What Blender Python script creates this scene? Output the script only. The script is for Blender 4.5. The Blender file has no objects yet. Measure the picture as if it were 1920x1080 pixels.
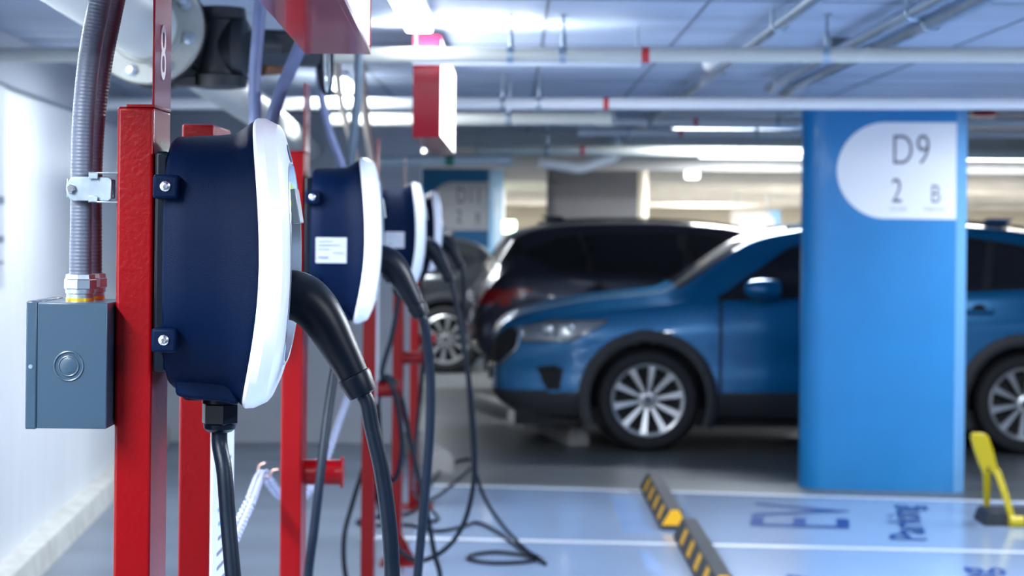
import bpy, math, random
from mathutils import Vector, Matrix
random.seed(7)
C = bpy.context.scene.collection
PI = math.pi
# ------------------------------------------------------------------ camera constants
F = 80.0 / 36.0 * 1920.0
HZ, CU, HC, ROLL = 418.0, 960.0, 1.62, 0.0103
CR, SR = math.cos(ROLL), math.sin(ROLL)

def level(u, v):
    a, b = u - CU, v - HZ
    return a * CR + b * SR, -a * SR + b * CR

def at(u, v, d):
    x, y = level(u, v)
    return Vector((x * d / F, d, HC - y * d / F))

def onz(u, v, z):
    x, y = level(u, v)
    d = (HC - z) * F / y
    return Vector((x * d / F, d, z))

# ------------------------------------------------------------------ materials
MATS = {}
def mat(name, col, rough=0.5, metal=0.0, coat=0.0, spec=0.5, noise=0.0, nscale=8.0, bump=0.0, bscale=200.0, emit=None, estr=0.0, aniso=None):
    if name in MATS: return MATS[name]
    m = bpy.data.materials.new(name); m.use_nodes = True
    nt = m.node_tree; b = nt.nodes['Principled BSDF']
    b.inputs['Base Color'].default_value = (*col, 1)
    b.inputs['Roughness'].default_value = rough
    b.inputs['Metallic'].default_value = metal
    b.inputs['Coat Weight'].default_value = coat
    b.inputs['Coat Roughness'].default_value = 0.06
    b.inputs['Specular IOR Level'].default_value = spec
    tc = None
    if noise or bump:
        tc = nt.nodes.new('ShaderNodeTexCoord')
        mp = nt.nodes.new('ShaderNodeMapping')
        if aniso: mp.inputs['Scale'].default_value = aniso
        nt.links.new(tc.outputs['Object'], mp.inputs['Vector'])
    if noise:
        n = nt.nodes.new('ShaderNodeTexNoise'); n.inputs['Scale'].default_value = nscale
        n.inputs['Detail'].default_value = 6
        nt.links.new(mp.outputs['Vector'], n.inputs['Vector'])
        r = nt.nodes.new('ShaderNodeMapRange')
        r.inputs['From Min'].default_value = 0.3; r.inputs['From Max'].default_value = 0.7
        r.inputs['To Min'].default_value = 1 - noise; r.inputs['To Max'].default_value = 1 + noise
        nt.links.new(n.outputs['Fac'], r.inputs['Value'])
        h = nt.nodes.new('ShaderNodeVectorMath'); h.operation = 'SCALE'
        h.inputs[0].default_value = col
        nt.links.new(r.outputs['Result'], h.inputs['Scale'])
        nt.links.new(h.outputs['Vector'], b.inputs['Base Color'])
    if bump:
        n2 = nt.nodes.new('ShaderNodeTexNoise'); n2.inputs['Scale'].default_value = bscale
        nt.links.new(mp.outputs['Vector'], n2.inputs['Vector'])
        bp = nt.nodes.new('ShaderNodeBump'); bp.inputs['Strength'].default_value = bump
        bp.inputs['Distance'].default_value = 0.002
        nt.links.new(n2.outputs['Fac'], bp.inputs['Height'])
        nt.links.new(bp.outputs['Normal'], b.inputs['Normal'])
    if emit:
        b.inputs['Emission Color'].default_value = (*emit, 1)
        b.inputs['Emission Strength'].default_value = estr
    MATS[name] = m
    return m

RED = mat('red_enamel', (0.165, 0.0002, 0.002), 0.30, coat=0.05, spec=.2, bump=0.25, bscale=160)
RED2 = mat('red_sign_enamel', (0.20, 0.0005, 0.010), 0.20, coat=0.35, spec=.3)
BLK = mat('charger_black_plastic', (0.0001, 0.0048, 0.023), 0.40, spec=.06, bump=0.35, bscale=900)
BLK2 = mat('black_plastic', (0.0006, 0.0035, 0.010), 0.36, spec=.2)
RUB = mat('cable_rubber', (0.001, 0.006, 0.016), 0.42, spec=.22, bump=0.1, bscale=300)
WHT = mat('charger_white_plastic', (0.82, 0.85, 0.90), 0.30, coat=0.2)
GRYR = mat('recess_grey_plastic', (0.13, 0.14, 0.145), 0.6, bump=0.3, bscale=700)
SILV = mat('silver_trim', (0.6, 0.65, 0.7), 0.25, metal=0.9)
LIME = mat('lime_strip', (0.35, 0.6, 0.02), 0.4)
STEEL = mat('galvanised_steel', (0.36, 0.43, 0.50), 0.32, metal=0.9, noise=0.2, nscale=40)
SCREW = mat('screw_steel', (0.7, 0.72, 0.75), 0.2, metal=1.0)
BRASS = mat('brass_gland', (0.75, 0.50, 0.05), 0.3, metal=0.8)
BOXG = mat('grey_blue_enamel', (0.022, 0.048, 0.080), 0.32, coat=0.15, bump=0.15, bscale=60)
COND = mat('grey_conduit', (0.075, 0.09, 0.13), 0.42)
COND2 = mat('blue_grey_conduit', (0.09, 0.115, 0.22), 0.45)
CONDC = mat('cream_conduit', (0.62, 0.55, 0.44), 0.5)
CREAM = mat('cream_pipe', (0.56, 0.56, 0.50), 0.38)
WPIPE = mat('white_pipe', (0.74, 0.76, 0.78), 0.40)
BAND = mat('red_band', (0.55, 0.02, 0.03), 0.5)
GBAND = mat('green_band', (0.0, 0.13, 0.08), 0.5)
FLG = mat('grey_flange', (0.29, 0.30, 0.28), 0.5, noise=0.12, nscale=12)
RUST = mat('rust', (0.12, 0.045, 0.018), 0.8, noise=0.4, nscale=20)
VALV = mat('black_iron', (0.004, 0.006, 0.010), 0.5)
WALLM = mat('white_wall', (0.74, 0.77, 0.80), 0.55, noise=0.05, nscale=3, aniso=(8, 8, 0.4))
WALLG = mat('grey_wall', (0.30, 0.33, 0.37), 0.7, noise=0.08, nscale=4)
CONC = mat('concrete', (0.34, 0.33, 0.32), 0.75, noise=0.12, nscale=5, bump=0.3, bscale=60)
CURB = mat('curb_concrete', (0.58, 0.58, 0.54), 0.7, noise=0.18, nscale=9)
CEIL = mat('ceiling_concrete', (0.36, 0.42, 0.52), 0.6, noise=0.16, nscale=1.2, aniso=(0.6, 3.0, 1))
CEILB = mat('ceiling_beam_concrete', (0.56, 0.54, 0.52), 0.7, noise=0.1, nscale=2)
FLOORM = mat('asphalt_floor', (0.12, 0.13, 0.135), 0.34, noise=0.35, nscale=1.6, aniso=(0.35, 2.2, 1))  # stretched noise paints the aisle's shadow streaks into the colour
FLOORL = mat('grey_bay_floor', (0.17, 0.21, 0.27), 0.30, noise=0.18, nscale=1.3, aniso=(0.5, 1.6, 1))
EPOXY = mat('blue_epoxy', (0.31, 0.42, 0.62), 0.20, coat=0.3, noise=0.10, nscale=0.9, aniso=(1.4, 0.5, 1))
LINE = mat('white_line_paint', (0.72, 0.78, 0.88), 0.3)
INK = mat('navy_floor_paint', (0.008, 0.05, 0.22), 0.6, spec=.12, noise=0.25, nscale=6)
BLUE = mat('blue_pillar_paint', (0.004, 0.20, 0.50), 0.34, coat=0.15, noise=0.05, nscale=3)
BLUE2 = mat('light_blue_corner', (0.16, 0.40, 0.72), 0.3)
SIGNW = mat('white_sign', (0.84, 0.86, 0.90), 0.35)
SIGNT = mat('sign_ink', (0.06, 0.07, 0.10), 0.5)
CHAINM = mat('white_chain_plastic', (0.26, 0.29, 0.42), 0.4)
YEL = mat('yellow_paint', (0.52, 0.40, 0.0), 0.35)
YELR = mat('amber_reflector', (0.80, 0.42, 0.0), 0.4)
RUBB = mat('black_rubber', (0.018, 0.022, 0.03), 0.6, noise=0.2, nscale=30)
PAINTB = mat('blue_car_paint', (0.0005, 0.15, 0.36), 0.25, metal=0.3, coat=0.6)
PAINTK = mat('black_car_paint', (0.032, 0.034, 0.06), 0.27, metal=0.2, coat=0.7)
PAINTG = mat('grey_car_paint', (0.035, 0.04, 0.045), 0.28, metal=0.3, coat=0.6)
GLASS = mat('tinted_car_glass', (0.016, 0.017, 0.024), 0.06, spec=0.6)
CLAD = mat('car_cladding', (0.018, 0.020, 0.026), 0.55)
TYRE = mat('tyre_rubber', (0.010, 0.011, 0.014), 0.7)
RIM = mat('alloy', (0.62, 0.63, 0.64), 0.28, metal=0.75)
CHROME = mat('chrome', (0.75, 0.78, 0.8), 0.12, metal=1.0)
LAMPG = mat('headlamp_glass', (0.32, 0.34, 0.36), 0.12, metal=0.6, coat=1.0)
TAILR = mat('tail_lamp_red', (0.35, 0.008, 0.012), 0.15, coat=1.0)
GAP = mat('panel_gap', (0.003, 0.004, 0.006), 0.7)
PLATE = mat('number_plate', (0.6, 0.62, 0.62), 0.4)
LEDC = mat('cool_led', (0.9, 0.95, 1.0), 0.4, emit=(0.86, 0.93, 1.0), estr=4.5)
LEDS = mat('lightbox_face', (0.9, 0.92, 0.9), 0.3, emit=(0.95, 0.97, 1.0), estr=2.6)
LEDW = mat('warm_led', (1, 0.95, 0.85), 0.4, emit=(1.0, 0.93, 0.80), estr=13.0)
LEDWS = mat('white_lit_sign', (1, 1, 1), 0.4, emit=(0.9, 0.97, 1.0), estr=3.0)
EXITG = mat('green_lit_sign', (0.3, 0.9, 0.5), 0.4, emit=(0.55, 1.0, 0.6), estr=4.0)
WHTP = mat('white_panel', (0.58, 0.61, 0.66), 0.35)

# ------------------------------------------------------------------ mesh builder
def cr_path(pts, n=8):
    pts = [Vector(p) for p in pts]
    if len(pts) < 3: 
        return [pts[0].lerp(pts[-1], i / n) for i in range(n + 1)]
    out = []
    P = [pts[0] * 2 - pts[1]] + pts + [pts[-1] * 2 - pts[-2]]
    for i in range(1, len(P) - 2):
        p0, p1, p2, p3 = P[i-1], P[i], P[i+1], P[i+2]
        t0 = 0; t1 = t0 + max((p1-p0).length, 1e-6) ** .5; t2 = t1 + max((p2-p1).length, 1e-6) ** .5; t3 = t2 + max((p3-p2).length, 1e-6) ** .5
        for k in range(n):
            t = t1 + (t2 - t1) * k / n
            A1 = p0*((t1-t)/(t1-t0)) + p1*((t-t0)/(t1-t0)); A2 = p1*((t2-t)/(t2-t1)) + p2*((t-t1)/(t2-t1)); A3 = p2*((t3-t)/(t3-t2)) + p3*((t-t2)/(t3-t2))
            B1 = A1*((t2-t)/(t2-t0)) + A2*((t-t0)/(t2-t0)); B2 = A2*((t3-t)/(t3-t1)) + A3*((t-t1)/(t3-t1))
            out.append(B1*((t2-t)/(t2-t1)) + B2*((t-t1)/(t2-t1)))
    out.append(pts[-1].copy())
    return out

class MB:
    def __init__(s): s.v = []; s.f = []; s.m = []
    def add(s, vs, fs, mi=0):
        o = len(s.v); s.v += [Vector(p) for p in vs]
        for f in fs: s.f.append([o + i for i in f]); s.m.append(mi)
        return s
    def box(s, a, b, mi=0):
        x0, y0, z0 = [min(a[i], b[i]) for i in range(3)]; x1, y1, z1 = [max(a[i], b[i]) for i in range(3)]
        return s.add([(x0,y0,z0),(x1,y0,z0),(x1,y1,z0),(x0,y1,z0),(x0,y0,z1),(x1,y0,z1),(x1,y1,z1),(x0,y1,z1)],
              [(0,3,2,1),(4,5,6,7),(0,1,5,4),(1,2,6,5),(2,3,7,6),(3,0,4,7)], mi)
    def rings(s, rings, cap0=True, cap1=True, mi=0, closed=True):
        n = len(rings[0]); fs = []
        for i in range(len(rings) - 1):
            for j in range(n if closed else n - 1):
                k = (j + 1) % n
                fs.append((i*n+j, i*n+k, (i+1)*n+k, (i+1)*n+j))
        if cap0: fs.append(tuple(range(n))[::-1])
        if cap1: fs.append(tuple(range((len(rings)-1)*n, len(rings)*n)))
        return s.add([p for r in rings for p in r], fs, mi)
    def tube(s, pts, r, n=12, mi=0, caps=True, closed=False):
        pts = [Vector(p) for p in pts]; N = len(pts); R = []
        T = [((pts[(i+1) % N] if closed else pts[min(i+1, N-1)]) - (pts[i-1] if (i or closed) else pts[0])).normalized() for i in range(N)]
        up = Vector((0,0,1)) if abs(T[0].z) < .9 else Vector((1,0,0))
        nrm = (up - T[0] * up.dot(T[0])).normalized()
        for i in range(N):
            nrm = (nrm - T[i] * nrm.dot(T[i])).normalized(); b = T[i].cross(nrm)
            rr = r[i] if isinstance(r, (list, tuple)) else r
            R.append([pts[i] + (nrm * math.cos(a) + b * math.sin(a)) * rr for a in [2*PI*j/n for j in range(n)]])
        if closed:
            R.append(R[0]); caps = False
        return s.rings(R, caps, caps, mi)
    def cyl(s, a, b, r, n=24, mi=0, r2=None):
        return s.tube([a, b], [r, r if r2 is None else r2], n, mi)
    def lathe(s, prof, o, axis, n=32, mi=0, cap0=True, cap1=True):
        """prof: list of (along, radius)"""
        o = Vector(o); ax = Vector(axis).normalized()
        u = ax.orthogonal().normalized(); w = ax.cross(u)
        R = [[o + ax*h + (u*math.cos(2*PI*j/n) + w*math.sin(2*PI*j/n))*r for j in range(n)] for h, r in prof]
        return s.rings(R, cap0, cap1, mi)
    def prism(s, poly, o, ex, ey, ez, depth, mi=0):
        o, ex, ey, ez = Vector(o), Vector(ex), Vector(ey), Vector(ez)
        n = len(poly)
        a = [o + ex*p[0] + ey*p[1] for p in poly]; b = [p + ez*depth for p in a]
        fs = [tuple(range(n))[::-1], tuple(range(n, 2*n))] + [(i, (i+1) % n, n+(i+1) % n, n+i) for i in range(n)]
        return s.add(a + b, fs, mi)
    def build(s, name, mats, parent=None, world=True, angle=35, bevel=0, seg=2):
        me = bpy.data.meshes.new(name)
        vs = s.v
        if parent is not None and world:
            M = wm(parent).inverted(); vs = [M @ p for p in vs]
        me.from_pydata([tuple(p) for p in vs], [], s.f); me.update()
        for m in (mats if isinstance(mats, (list, tuple)) else [mats]): me.materials.append(m)
        if any(s.m): me.polygons.foreach_set('material_index', s.m)
        import bmesh
        bm = bmesh.new(); bm.from_mesh(me); bmesh.ops.recalc_face_normals(bm, faces=bm.faces[:]); bm.to_mesh(me); bm.free()
        me.polygons.foreach_set('use_smooth', [True] * len(me.polygons)); me.set_sharp_from_angle(angle=math.radians(angle))
        o = bpy.data.objects.new(name, me); C.objects.link(o)
        if parent is not None: o.parent = parent
        if bevel:
            b = o.modifiers.new('bevel', 'BEVEL'); b.width = bevel; b.segments = seg; b.limit_method = 'ANGLE'; b.angle_limit = math.radians(40); b.harden_normals = False
        return o

def wm(o):
    M = Matrix.LocRotScale(o.location, o.rotation_euler, o.scale)
    return wm(o.parent) @ M if o.parent else M

def tag(o, label, cat, group=None, kind=None):
    if label: o['label'] = label
    if cat: o['category'] = cat
    if group: o['group'] = group
    if kind: o['kind'] = kind
    return o

def thing(name, label, cat, loc=(0,0,0), rotz=0.0, group=None):
    o = bpy.data.objects.new(name, None); C.objects.link(o)
    o.location = loc; o.rotation_euler = (0, 0, rotz); o.empty_display_size = 0.1
    return tag(o, label, cat, group)

def struct(o): o['kind'] = 'structure'; return o

def dup(o, loc=None, label=None, parent=None):
    c = o.copy(); C.objects.link(c)
    if parent is not None: c.parent = parent
    if loc is not None: c.location = loc
    if label: c['label'] = label
    for ch in list(o.children): dup(ch, parent=c)
    return c

def text(name, body, size, M, m, parent=None, depth=0.0006, thin=0.0, sx=1.0, align='LEFT', spacing=1.0):
    cu = bpy.data.curves.new(name, 'FONT'); cu.body = body; cu.size = size; cu.extrude = depth; cu.offset = thin
    cu.align_x = align; cu.align_y = 'BOTTOM_BASELINE'; cu.space_character = spacing; cu.resolution_u = 6
    t = bpy.data.objects.new('tmp_text', cu); C.objects.link(t)
    dg = bpy.context.evaluated_depsgraph_get(); dg.update()
    me = bpy.data.meshes.new_from_object(t.evaluated_get(dg)); me.name = name
    bpy.data.objects.remove(t); bpy.data.curves.remove(cu)
    me.transform(Matrix.Diagonal((sx, 1, 1, 1))); me.transform(M)
    if parent is not None: me.transform(wm(parent).inverted())
    me.materials.clear(); me.materials.append(m)
    o = bpy.data.objects.new(name, me); C.objects.link(o)
    if parent is not None: o.parent = parent
    return o

def basis(o, ex, ey, ez):
    M = Matrix.Identity(4)
    for i, e in enumerate((ex, ey, ez)):
        for r in range(3): M[r][i] = e[r]
    for r in range(3): M[r][3] = o[r]
    return M

# ------------------------------------------------------------------ the room
CZ = 2.40
THETA = 0.139
XD = Vector((math.cos(THETA), -math.sin(THETA), 0)); YD = Vector((math.sin(THETA), math.cos(THETA), 0))
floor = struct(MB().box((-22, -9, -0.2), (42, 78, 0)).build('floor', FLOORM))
ceiling = struct(MB().box((-22, -9, CZ), (42, 78, CZ + 0.25)).build('ceiling', CEIL))
# joints in the ceiling slab
mb = MB()
for x in (-0.75, 0.12, 0.68, 1.9, 3.1, 4.3):
    mb.box((x - .006, -8, CZ - .003), (x + .006, 40, CZ + .004))
for y in (7.9, 9.95, 12.4, 14.9, 18, 21):
    mb.box((-2.5, y - .008, CZ - .003), (12, y + .008, CZ + .004))
mb.build('slab_joints', mat('joint_grey', (0.14, 0.16, 0.2), 0.8), ceiling)

def wx(y): return -1.64 - 0.057 * y
mb = MB(); y0, y1 = -9.0, 16.6
mb.add([(wx(y0),y0,0),(wx(y1),y1,0),(wx(y1)-.2,y1,0),(wx(y0)-.2,y0,0),(wx(y0),y0,CZ),(wx(y1),y1,CZ),(wx(y1)-.2,y1,CZ),(wx(y0)-.2,y0,CZ)],
       [(0,1,5,4),(1,2,6,5),(2,3,7,6),(3,0,4,7),(4,5,6,7),(0,3,2,1)])
wl_ = struct(mb.build('wall_left', WALLM))
mb = MB()
mb.add([(wx(y0)+.004,y0,2.185),(wx(y1)+.004,y1,2.185),(wx(y0)+.004,y0,CZ),(wx(y1)+.004,y1,CZ),(wx(y0)+.05,y0,2.185),(wx(y1)+.05,y1,2.185),(wx(y0)+.05,y0,CZ),(wx(y1)+.05,y1,CZ)],
       [(0,1,3,2),(4,6,7,5),(0,4,5,1),(2,3,7,6),(0,2,6,4),(1,5,7,3)])
struct(mb.build('trim_1', mat('grey_beam', (0.30, 0.33, 0.38), 0.6)))
mb = MB()
mb.add([(wx(y0),y0,0),(wx(y1),y1,0),(wx(y0),y0,.125),(wx(y1),y1,.125),(wx(y0)+.10,y0,.115),(wx(y1)+.10,y1,.115),(wx(y0)+.115,y0,0),(wx(y1)+.115,y1,0)],
       [(2,3,5,4),(4,5,7,6),(0,1,3,2),(0,6,7,1),(0,2,4,6),(1,7,5,3)])
struct(mb.build('baseboard_left', CURB))
struct(MB().box((-3.2, 16.6, 0), (-.67, 16.85, CZ)).build('wall_back', mat('pale_grey_wall', (0.44, 0.47, 0.52), 0.6, noise=.06, nscale=3)))
struct(MB().box((-22, 76, 0), (42, 76.3, CZ)).build('wall_far', mat('far_wall_paint', (0.55, 0.52, 0.45), 0.7)))
struct(MB().box((-22, 17, 0), (-21.8, 76, CZ)).build('wall_side', CONC))
# drop beams of the far garage
for i, (y, z) in enumerate([(19.5, 2.27), (25, 2.22), (31.5, 2.2), (38.5, 2.18), (46, 2.16), (54, 2.14), (63, 2.12)]):
    struct(MB().box((-8 if y > 17 else -.6, y, z), (34, y + .45, CZ)).build('trim_%d' % (i + 2), CEILB))

# painted bays: strips of floor paint, lying on the floor
def fl(u, v): return onz(u, v, 0.0)
def strip(mb, p, q, w, z, ext0=0, ext1=0, mi=0):
    d = (q - p).normalized(); n = Vector((-d.y, d.x, 0)); p = p - d*ext0; q = q + d*ext1
    mb.add([(*(p + n*0).xy, z), (*(q + n*0).xy, z), (*(q - n*w).xy, z), (*(p - n*w).xy, z)], [(0,1,2,3)], mi)
A0, A1 = fl(800, 908), fl(1915, 941)
dirA = (A1 - A0).normalized()
mb = MB()
mb.add([(-.52, A0.y + .02, .002), (*(A1 + dirA*3).xy, .002), (A1.x + 3, 2.0, .002), (-.40, 2.0, .002)], [(0,3,2,1)])
mb.build('bay_paint', EPOXY, floor)
mb = MB(); mb.add([(wx(2)+.1, 2, .0015), (wx(16.5)+.1, 16.5, .0015), (-.53, 16.5, .0015), (-.40, 2, .0015)], [(0,1,2,3)])
mb.build('walkway_paint', FLOORL, floor)
mb = MB()
strip(mb, A0, A1, .10, .004, 0, 4)
B0, B1 = fl(860, 1010), fl(1900, 1034)
strip(mb, B0, B1, .09, .004, .5, 4)
dB = (B1 - B0).normalized(); B2 = B0 - YD * 2.35
strip(mb, B2, B2 + dB*3, .09, .004, .5, 4)
mb.build('bay_lines', LINE, floor)
# deeper blue patches between the lines
mb = MB()
q = fl(940, 985)
for (u0, v0, u1, v1) in [(1145, 930, 1225, 1000), (1195, 1035, 1250, 1080)]:
    a, b, c, d = fl(u0, v0), fl(u1 - 30, v0), fl(u1, v1), fl(u0 + 25, v1)
    mb.add([(p.x, p.y, .003) for p in (a, b, c, d)], [(0,3,2,1)])
mb.build('deep_blue_patches', mat('deep_blue_epoxy', (0.20, 0.34, 0.62), 0.25, noise=.1, nscale=2), floor)
# lettering on the bays reads from the driving aisle
def bay_text(base, s):
    ex, ey, ez = YD, -XD, Vector((0,0,1))
    text('bay_letters', 'EV', s, basis(base, ex, ey, ez), INK, floor, .0003, sx=1.3)
p1 = fl(1593, 996); 
bay_text(Vector((p1.x, p1.y, .005)), .78)
p2 = fl(1709, 1164); bay_text(Vector((p2.x, p2.y, .005)), .78)
def bay_word(p, s):
    text('bay_words', 'Parking', s, basis(Vector((p.x, p.y, .005)), YD, -XD, Vector((0,0,1))), INK, floor, .0003, sx=1.9, thin=.003)
bay_word(fl(1738, 1016), .27); bay_word(fl(1905, 1170), .27)

# ------------------------------------------------------------------ camera, world, view
cam = bpy.data.cameras.new('camera'); co = bpy.data.objects.new('camera', cam); C.objects.link(co)
cam.lens = 80; cam.sensor_width = 36; cam.sensor_fit = 'HORIZONTAL'; cam.shift_y = -(540 - HZ) / 1920.0
cam.clip_start = .05; cam.clip_end = 200
cam.dof.use_dof = True; cam.dof.focus_distance = 2.97; cam.dof.aperture_fstop = 8.0
co.matrix_world = Matrix.Translation((0, 0, HC)) @ Matrix.Rotation(PI/2, 4, 'X') @ Matrix.Rotation(ROLL, 4, 'Z')
bpy.context.scene.camera = co
w = bpy.data.worlds.new('world'); bpy.context.scene.world = w; w.use_nodes = True
w.node_tree.nodes['Background'].inputs['Color'].default_value = (0.50, 0.68, 1.0, 1)
w.node_tree.nodes['Background'].inputs['Strength'].default_value = 0.40
vs = bpy.context.scene.view_settings
vs.view_transform = 'Standard'; vs.look = 'None'; vs.exposure = 1.18; vs.gamma = 1.0; vs.use_curve_mapping = False

# ------------------------------------------------------------------ lamps
def area(parent, loc, sx, sy, power, col=(0.86, 0.93, 1.0), rot=(0,0,0)):
    l = bpy.data.lights.new('lamp', 'AREA'); l.shape = 'RECTANGLE'; l.size = sx; l.size_y = sy; l.energy = power; l.color = col
    o = bpy.data.objects.new('lamp', l); C.objects.link(o); o.parent = parent; o.location = loc; o.rotation_euler = rot
    return o
def batten(label, c, L, W, along, m, group=None, power=0, col=(0.86, 0.93, 1.0), z=CZ, drop=.0):
    """ceiling fitting: housing tray above a diffuser"""
    t = thing('ceiling_light', label, 'ceiling light', (c[0], c[1], z - drop), 0, group)
    hx, hy = (L/2, W/2) if along == 'X' else (W/2, L/2)
    if drop:
        for s in (-.35, .35):
            p = (s*L, 0, 0) if along == 'X' else (0, s*L, 0)
            MB().cyl(p, (p[0], p[1], drop), .006, 8).build('hanger_rod', STEEL, t, world=False)
    MB().box((-hx - .012, -hy - .012, -.035), (hx + .012, hy + .012, 0)).build('housing', WPIPE, t, world=False, bevel=.004)
    MB().box((-hx, -hy, -.06), (hx, hy, -.034)).build('diffuser', m, t, world=False, bevel=.008)
    if power: area(t, (0, 0, -.075), hx*2, hy*2, power, col)
    return t

batten('white batten ceiling light over the charging bays, out in the driving lane', (1.5, 1.2), 1.5, .16, 'Y', LEDC, power=34)
batten('white batten ceiling light over the bay beside the second charger', (1.7, 4.6), 1.5, .16, 'Y', LEDC, power=90)
batten('added batten light out of view, brightening the D9 pillar front', (2.75, 9.2), 1.4, .16, 'Y', LEDC, power=60)  # unseen batten added to brighten pillar front and bay floor
batten('added ceiling light brightening the white wall, hidden behind the grey flange', (-1.50, 10.2), 1.3, .14, 'Y', LEDC, power=11)  # lamp added for the wall, kept out of sight by the flange
batten('added ceiling light above the blue SUV roof, hidden behind the thin pipes', (1.8, 17.7), 1.1, .14, 'X', LEDC, power=45)  # lamp added to lift the dim ceiling over the cars
batten('added batten light out of view over the aisle, brightening the blue SUV', (3.5, 12.6), 1.4, .16, 'Y', LEDC, power=34)  # unseen batten added to light the SUV's near side
batten('added batten light out of view, brightening the white wall and posts', (-1.15, 1.6), 1.4, .14, 'Y', LEDC, power=60)  # unseen lamp added to light the wall and the posts' left sides
batten('second added batten light out of view, brightening the white wall', (-1.42, 4.3), 1.4, .14, 'Y', LEDC, power=60)  # another unseen lamp added for the left wall
batten('large glowing ceiling light just above the hanging red lightbox', (-.36, 8.0), 1.3, .10, 'Y', LEDC, power=4)
t = thing('added_tube_light', 'added tube light hidden behind the nearest cream pipe, washing the slab white', 'tube light', (.05, 8.95, 2.26))  # concealed tube added to throw the white glow on the slab
MB().cyl((-.36, 8.95, 2.272), (.46, 8.95, 2.272), .016, 16).build('tube', LEDC, t)
MB().box((-.40, 8.925, 2.238), (.50, 8.975, 2.256)).build('housing', WPIPE, t, bevel=.003)
for x_ in (-.385, .485):
    MB().box((x_ - .012, 8.93, 2.245), (x_ + .012, 8.97, 2.292)).build('end_holder', WPIPE, t, bevel=.002)
    MB().cyl((x_, 8.95, 2.29), (x_, 8.95, CZ + .002), .005, 8).build('hanger_rod', STEEL, t)
area(t, (-.25, 0, .035), .55, .05, 9, rot=(PI, 0, 0))
batten('short ceiling light behind the blue conduits near the grey end wall', (-.93, 12.3), 1.0, .12, 'Y', LEDC, power=26)
batten('added strip light behind the first drop beam, above the cars', (2.7, 24.3), 1.4, .2, 'X', LEDC, 'added strip lights over the cars', power=80)  # these strips are added to brighten the far pillar fronts
batten('added strip light behind the first drop beam, right of the D9 pillar', (5.5, 24.2), 1.4, .2, 'X', LEDC, 'added strip lights over the cars', power=80)
batten('added strip light above the black SUV, brightening the D11 pillar', (-1.6, 23.4), 1.4, .2, 'X', LEDC, 'added strip lights over the cars', power=45)
FAR = [(1357,346,43,.65),(1495,331,34,.55),(1455,358,47,.9),(1220,384,64,.9),(1325,379,62,1.1),(967,381,60,1.3),(1222,344,42,.5),
       (1870,287,23,.65),(1895,310,30,.6),(1845,330,36,.7),(905,384,66,1.2),(1480,300,27,.3)]
for (u, v, d, L) in FAR:
    p = at(u, v, d)
    batten('glowing strip light on the far garage ceiling', (p.x, p.y), L*1.15, .25, 'X', LEDW, 'far strip lights', power=60 if d < 32 else 300, col=(1, .90, .74))
# warm lamps added between the beams to brighten the far garage
for (x, y) in [(3, 28), (10, 28), (-4, 35), (5.5, 35), (12, 42), (-3, 50), (7, 50), (14, 58), (2, 58), (8, 69), (-4, 69), (16, 69)]:
    batten('added warm strip light tucked behind the far ceiling beams', (x, y), 1.5, .25, 'X', LEDW, 'added lights behind beams', power=200 if y < 30 else 900, col=(1, .90, .74))

# ------------------------------------------------------------------ charger row
def se(n, sy, sz, e=2.7):
    out = []
    for j in range(n):
        a = 2*PI*j/n; c, s = math.cos(a), math.sin(a)
        out.append((sy * math.copysign(abs(c) ** (2/e), c), sz * math.copysign(abs(s) ** (2/e), s)))
    return out
RY, RZ, X0 = .175, .193, .130
def bow(y, z): return (-.022 if z > 0 else -.034) * (z / RZ) ** 2 - .004 * (y / RY) ** 2
def ring(x, s, amt, n=72):
    return [Vector((x + bow(y, z) * amt, y, z)) for y, z in se(n, RY*s, RZ*s)]
CH_D = [3.04, 5.30, 8.42, 10.80]
CH_Z = [1.563, 1.575, 1.575, 1.575]
def chx(d): return -.45 - .0055 * (d - 3.04)
YAW = .04
CH_LABEL = ['nearest wall charger, black drum with white rim, on the red post numbered 8',
            'black and white wall charger on the second post, white rating label on its side',
            'third black and white wall charger of the row, smaller white label on its side',
            'farthest wall charger, only its white rim showing behind the third charger']
ch = thing('wall_charger', CH_LABEL[0], 'charger', (chx(CH_D[0]), CH_D[0], CH_Z[0]), YAW, 'wall chargers in the row')
R = [ring(*a) for a in [(.000, .835, 0), (.003, .850, 0), (.006, .865, 0), (.030, .872, .05), (.066, .880, .2), (.082, .888, .4), (.094, .902, .55), (.106, .927, .75), (.117, .955, .9), (.127, .980, 1), (.131, .975, 1)]]
MB().rings(R).build('housing', BLK, ch, world=False, angle=50)
R = [ring(*a) for a in [(X0-.003, .972, 1), (X0, .992, 1), (X0+.003, 1.0, 1), (X0+.013, .997, 1), (X0+.0275, .955, 1), (X0+.030, .93, 1), (X0+.032, .82, .95), (X0+.033, .70, .9), (X0+.0325, .69, .9), (X0+.020, .675, .9)]]
cov = MB().rings(R, cap1=False).build('front_cover', WHT, ch, world=False, angle=24)
R = [ring(*a) for a in [(X0+.0335, .70, .9), (X0+.0345, .69, .9), (X0+.0335, .68, .9), (X0+.020, .672, .9)]]
MB().rings(R, False, False).build('recess_trim', SILV, cov, world=False)
R = [ring(*a) for a in [(X0+.022, .676, .9), (X0+.012, .62, .9), (X0+.008, .4, .9)]]
MB().rings(R, False, True).build('socket_recess', GRYR, cov, world=False)
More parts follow.
